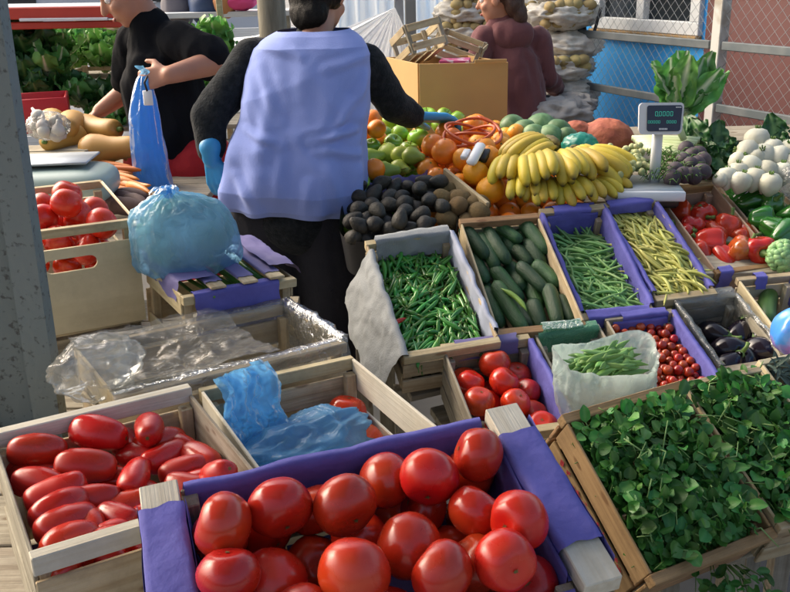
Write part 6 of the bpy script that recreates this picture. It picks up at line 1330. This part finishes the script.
RTR = mat('red trousers cloth', (.42, .012, .018), .85, 0, 0, (.34, .008, .014), 5, .8, (.4, .7), .3, 150)
tr = [cap_vf(hipA+Vector((0, 0, .05)), .135, kA, .09), cap_vf(kA, .085, fA, .075), cap_vf(hipB+Vector((0, 0, .05)), .135, kB, .09), cap_vf(kB, .085, fB, .075), cap_vf(pel, .15, pel+Vector((0, 0, -.08)), .15)]
link('trousers', fuse('trousers', tr, .010, RTR, 5, (.006, 10, .4)), e)
for f_ in (fA, fB): link('shoe', fuse('shoe', [cap_vf(f_+Vector((.03, 0, -.045)), .042, f_+Vector((-.15, -.03, -.055)), .034)], .008, BLACKP, 3), e)
hair = [ell_vf(L(0, -.030, .040), .086, .092, .088, B), ell_vf(L(0, -.060, -.02), .070, .05, .06, B)]
link('hair', fuse('hair', hair, .006, HAIRD, 4, (.003, 40, .5)), e)
# wrist tag
tg = link('price_tag', None, None, T(at_y(148, 98, YM-.36))); tag(tg, 'small white tag on a black strap hanging by the hand with the bag', 'tag')
link('card', MB().add(*boxvf(.032, .004, .05, .002)).mesh('card', [WHITEP]), tg); link('strap', MB().add(*tube([(0, 0, .022), (-.006, 0, .05), (.004, .01, .07)], .004, 6)).mesh('strap', [BLACKP]), tg)
# blue bag held in the hand
hp = at_y(143, 76, YM-.30)
def hb(u, v):
    th = 2*math.pi*u; zb2 = -.43*v; r = .016+.068*min(1, v*1.15)**.6+.006*math.sin(v*6); r *= (1-.55*max(0, (v-.9)/.1)**2); f = ridged((math.cos(th)*1.6, math.sin(th)*1.6, v*1.3), 1.3)*.12*(1-.5*v)+.05*fbm((math.cos(th)*2, math.sin(th)*2, v*5), 1.5)
    return (r*(1+f)*math.cos(th)*.85-.012*math.sin(v*3), r*(1+f)*math.sin(th)*.6, zb2)
bg = link('carrier_bag', None, None, T(hp)); tag(bg, 'blue plastic carrier bag hanging from the hand of the person in black', 'bag')
link('bag_film', MB().add(*grid(hb, 80, 50, True)).mesh('bag_film', [plastic('blue carrier film', (.06, .32, .82), .15, .3, .04, .7, 16, .4)]), bg)
link('handle', MB().add(*grid(lambda u, v: (-.012+.03*u+.01*math.sin(v*5), -.01+.008*math.sin(u*6), .005+.03*v), 6, 8)).mesh('handle', [BLUEB]), bg)

# --- woman in the maroon hoodie at the back
e = person('person in maroon hoodie with brown hair behind the cardboard box')
YW = 4.35
pel = at_y(522, 120, YW); chest = at_y(512, 65, YW); neck = at_y(503, 22, YW); hc = at_y(498, -4, YW-.02); shL, shR = at_y(484, 40, YW-.03), at_y(538, 40, YW+.03); elL, wrL = at_y(472, 78, YW-.1), at_y(462, 88, YW-.32); elR, wrR = at_y(548, 78, YW+.05), at_y(556, 90, YW+.25)
hA, hB = pel+Vector((-.09, 0, -.05)), pel+Vector((.09, 0, -.05)); kA, kB = hA+Vector((0, .02, -.38)), hB+Vector((0, .0, -.38)); fA, fB = Vector((kA.x, kA.y-.02, .09)), Vector((kB.x, kB.y-.03, .09))
hs, L, B = head_shapes(hc, (-.85, .35, -.2), (0, 0, 1), .97)
body = hs+[cap_vf(neck-Vector((0, 0, .05)), .05, hc+Vector((.01, 0, -.02)), .048), cap_vf(chest, .11, pel, .12), cap_vf(shL, .045, shR, .045), cap_vf(shL, .045, elL, .036), cap_vf(elL, .034, wrL, .026), cap_vf(shR, .045, elR, .036), cap_vf(elR, .034, wrR, .026), cap_vf(hA, .085, kA, .06), cap_vf(kA, .055, fA, .04), cap_vf(hB, .085, kB, .06), cap_vf(kB, .055, fB, .04), cap_vf(fA, .04, fA+Vector((0, .13, -.06)), .025), cap_vf(fB, .04, fB+Vector((0, .13, -.06)), .025)]
body += hand_shapes(wrL, (-.2, -.9, -.3), (0, -.2, 1), 1, 1, .4)+hand_shapes(wrR, (.2, .9, -.3), (0, .2, 1), 1, 1, .4)
link('body', fuse('body', body, .008, SKIN, 4), e); face(e, L, B, .97)
HOO = mat('maroon hoodie cloth', (.15, .058, .062), .9, 0, 0, (.115, .042, .046), 8, .8, (.4, .7), .3, 150, None, .2, 0, 0, None, .2)
ho = [cap_vf(chest, .118, pel, .132), cap_vf(shL, .058, shR, .058), cap_vf(chest, .12, neck-Vector((0, 0, .03)), .08), cap_vf(shL, .056, elL, .048), cap_vf(elL, .047, wrL, .038), cap_vf(shR, .056, elR, .048), cap_vf(elR, .047, wrR, .038)]
link('hoodie', fuse('hoodie', ho, .010, HOO, 4, (.016, 11, .6)), e)
hd_ = [ell_vf(neck+Vector((.035, -.06, -.055)), .10, .055, .075), ell_vf(neck+Vector((.02, -.02, -.02)), .10, .08, .035)]
link('hood', fuse('hood', hd_, .008, HOO, 4, (.006, 14, .7)), e)
tr = [cap_vf(hA+Vector((0, 0, .05)), .12, kA, .08), cap_vf(kA, .078, fA, .066), cap_vf(hB+Vector((0, 0, .05)), .12, kB, .08), cap_vf(kB, .078, fB, .066)]
link('trousers', fuse('trousers', tr, .010, TRO, 5, (.005, 10, .4)), e)
for f_ in (fA, fB): link('shoe', fuse('shoe', [cap_vf(f_+Vector((0, -.04, -.045)), .042, f_+Vector((0, .15, -.055)), .034)], .008, BLACKP, 3), e)
hair = [ell_vf(L(0, -.028, .036), .086, .094, .090, B), ell_vf(L(0, -.070, -.04), .068, .045, .08, B), ell_vf(L(0, -.085, -.10), .045, .035, .06, B)]
link('hair', fuse('hair', hair, .006, HAIRB, 4, (.004, 40, .5)), e)
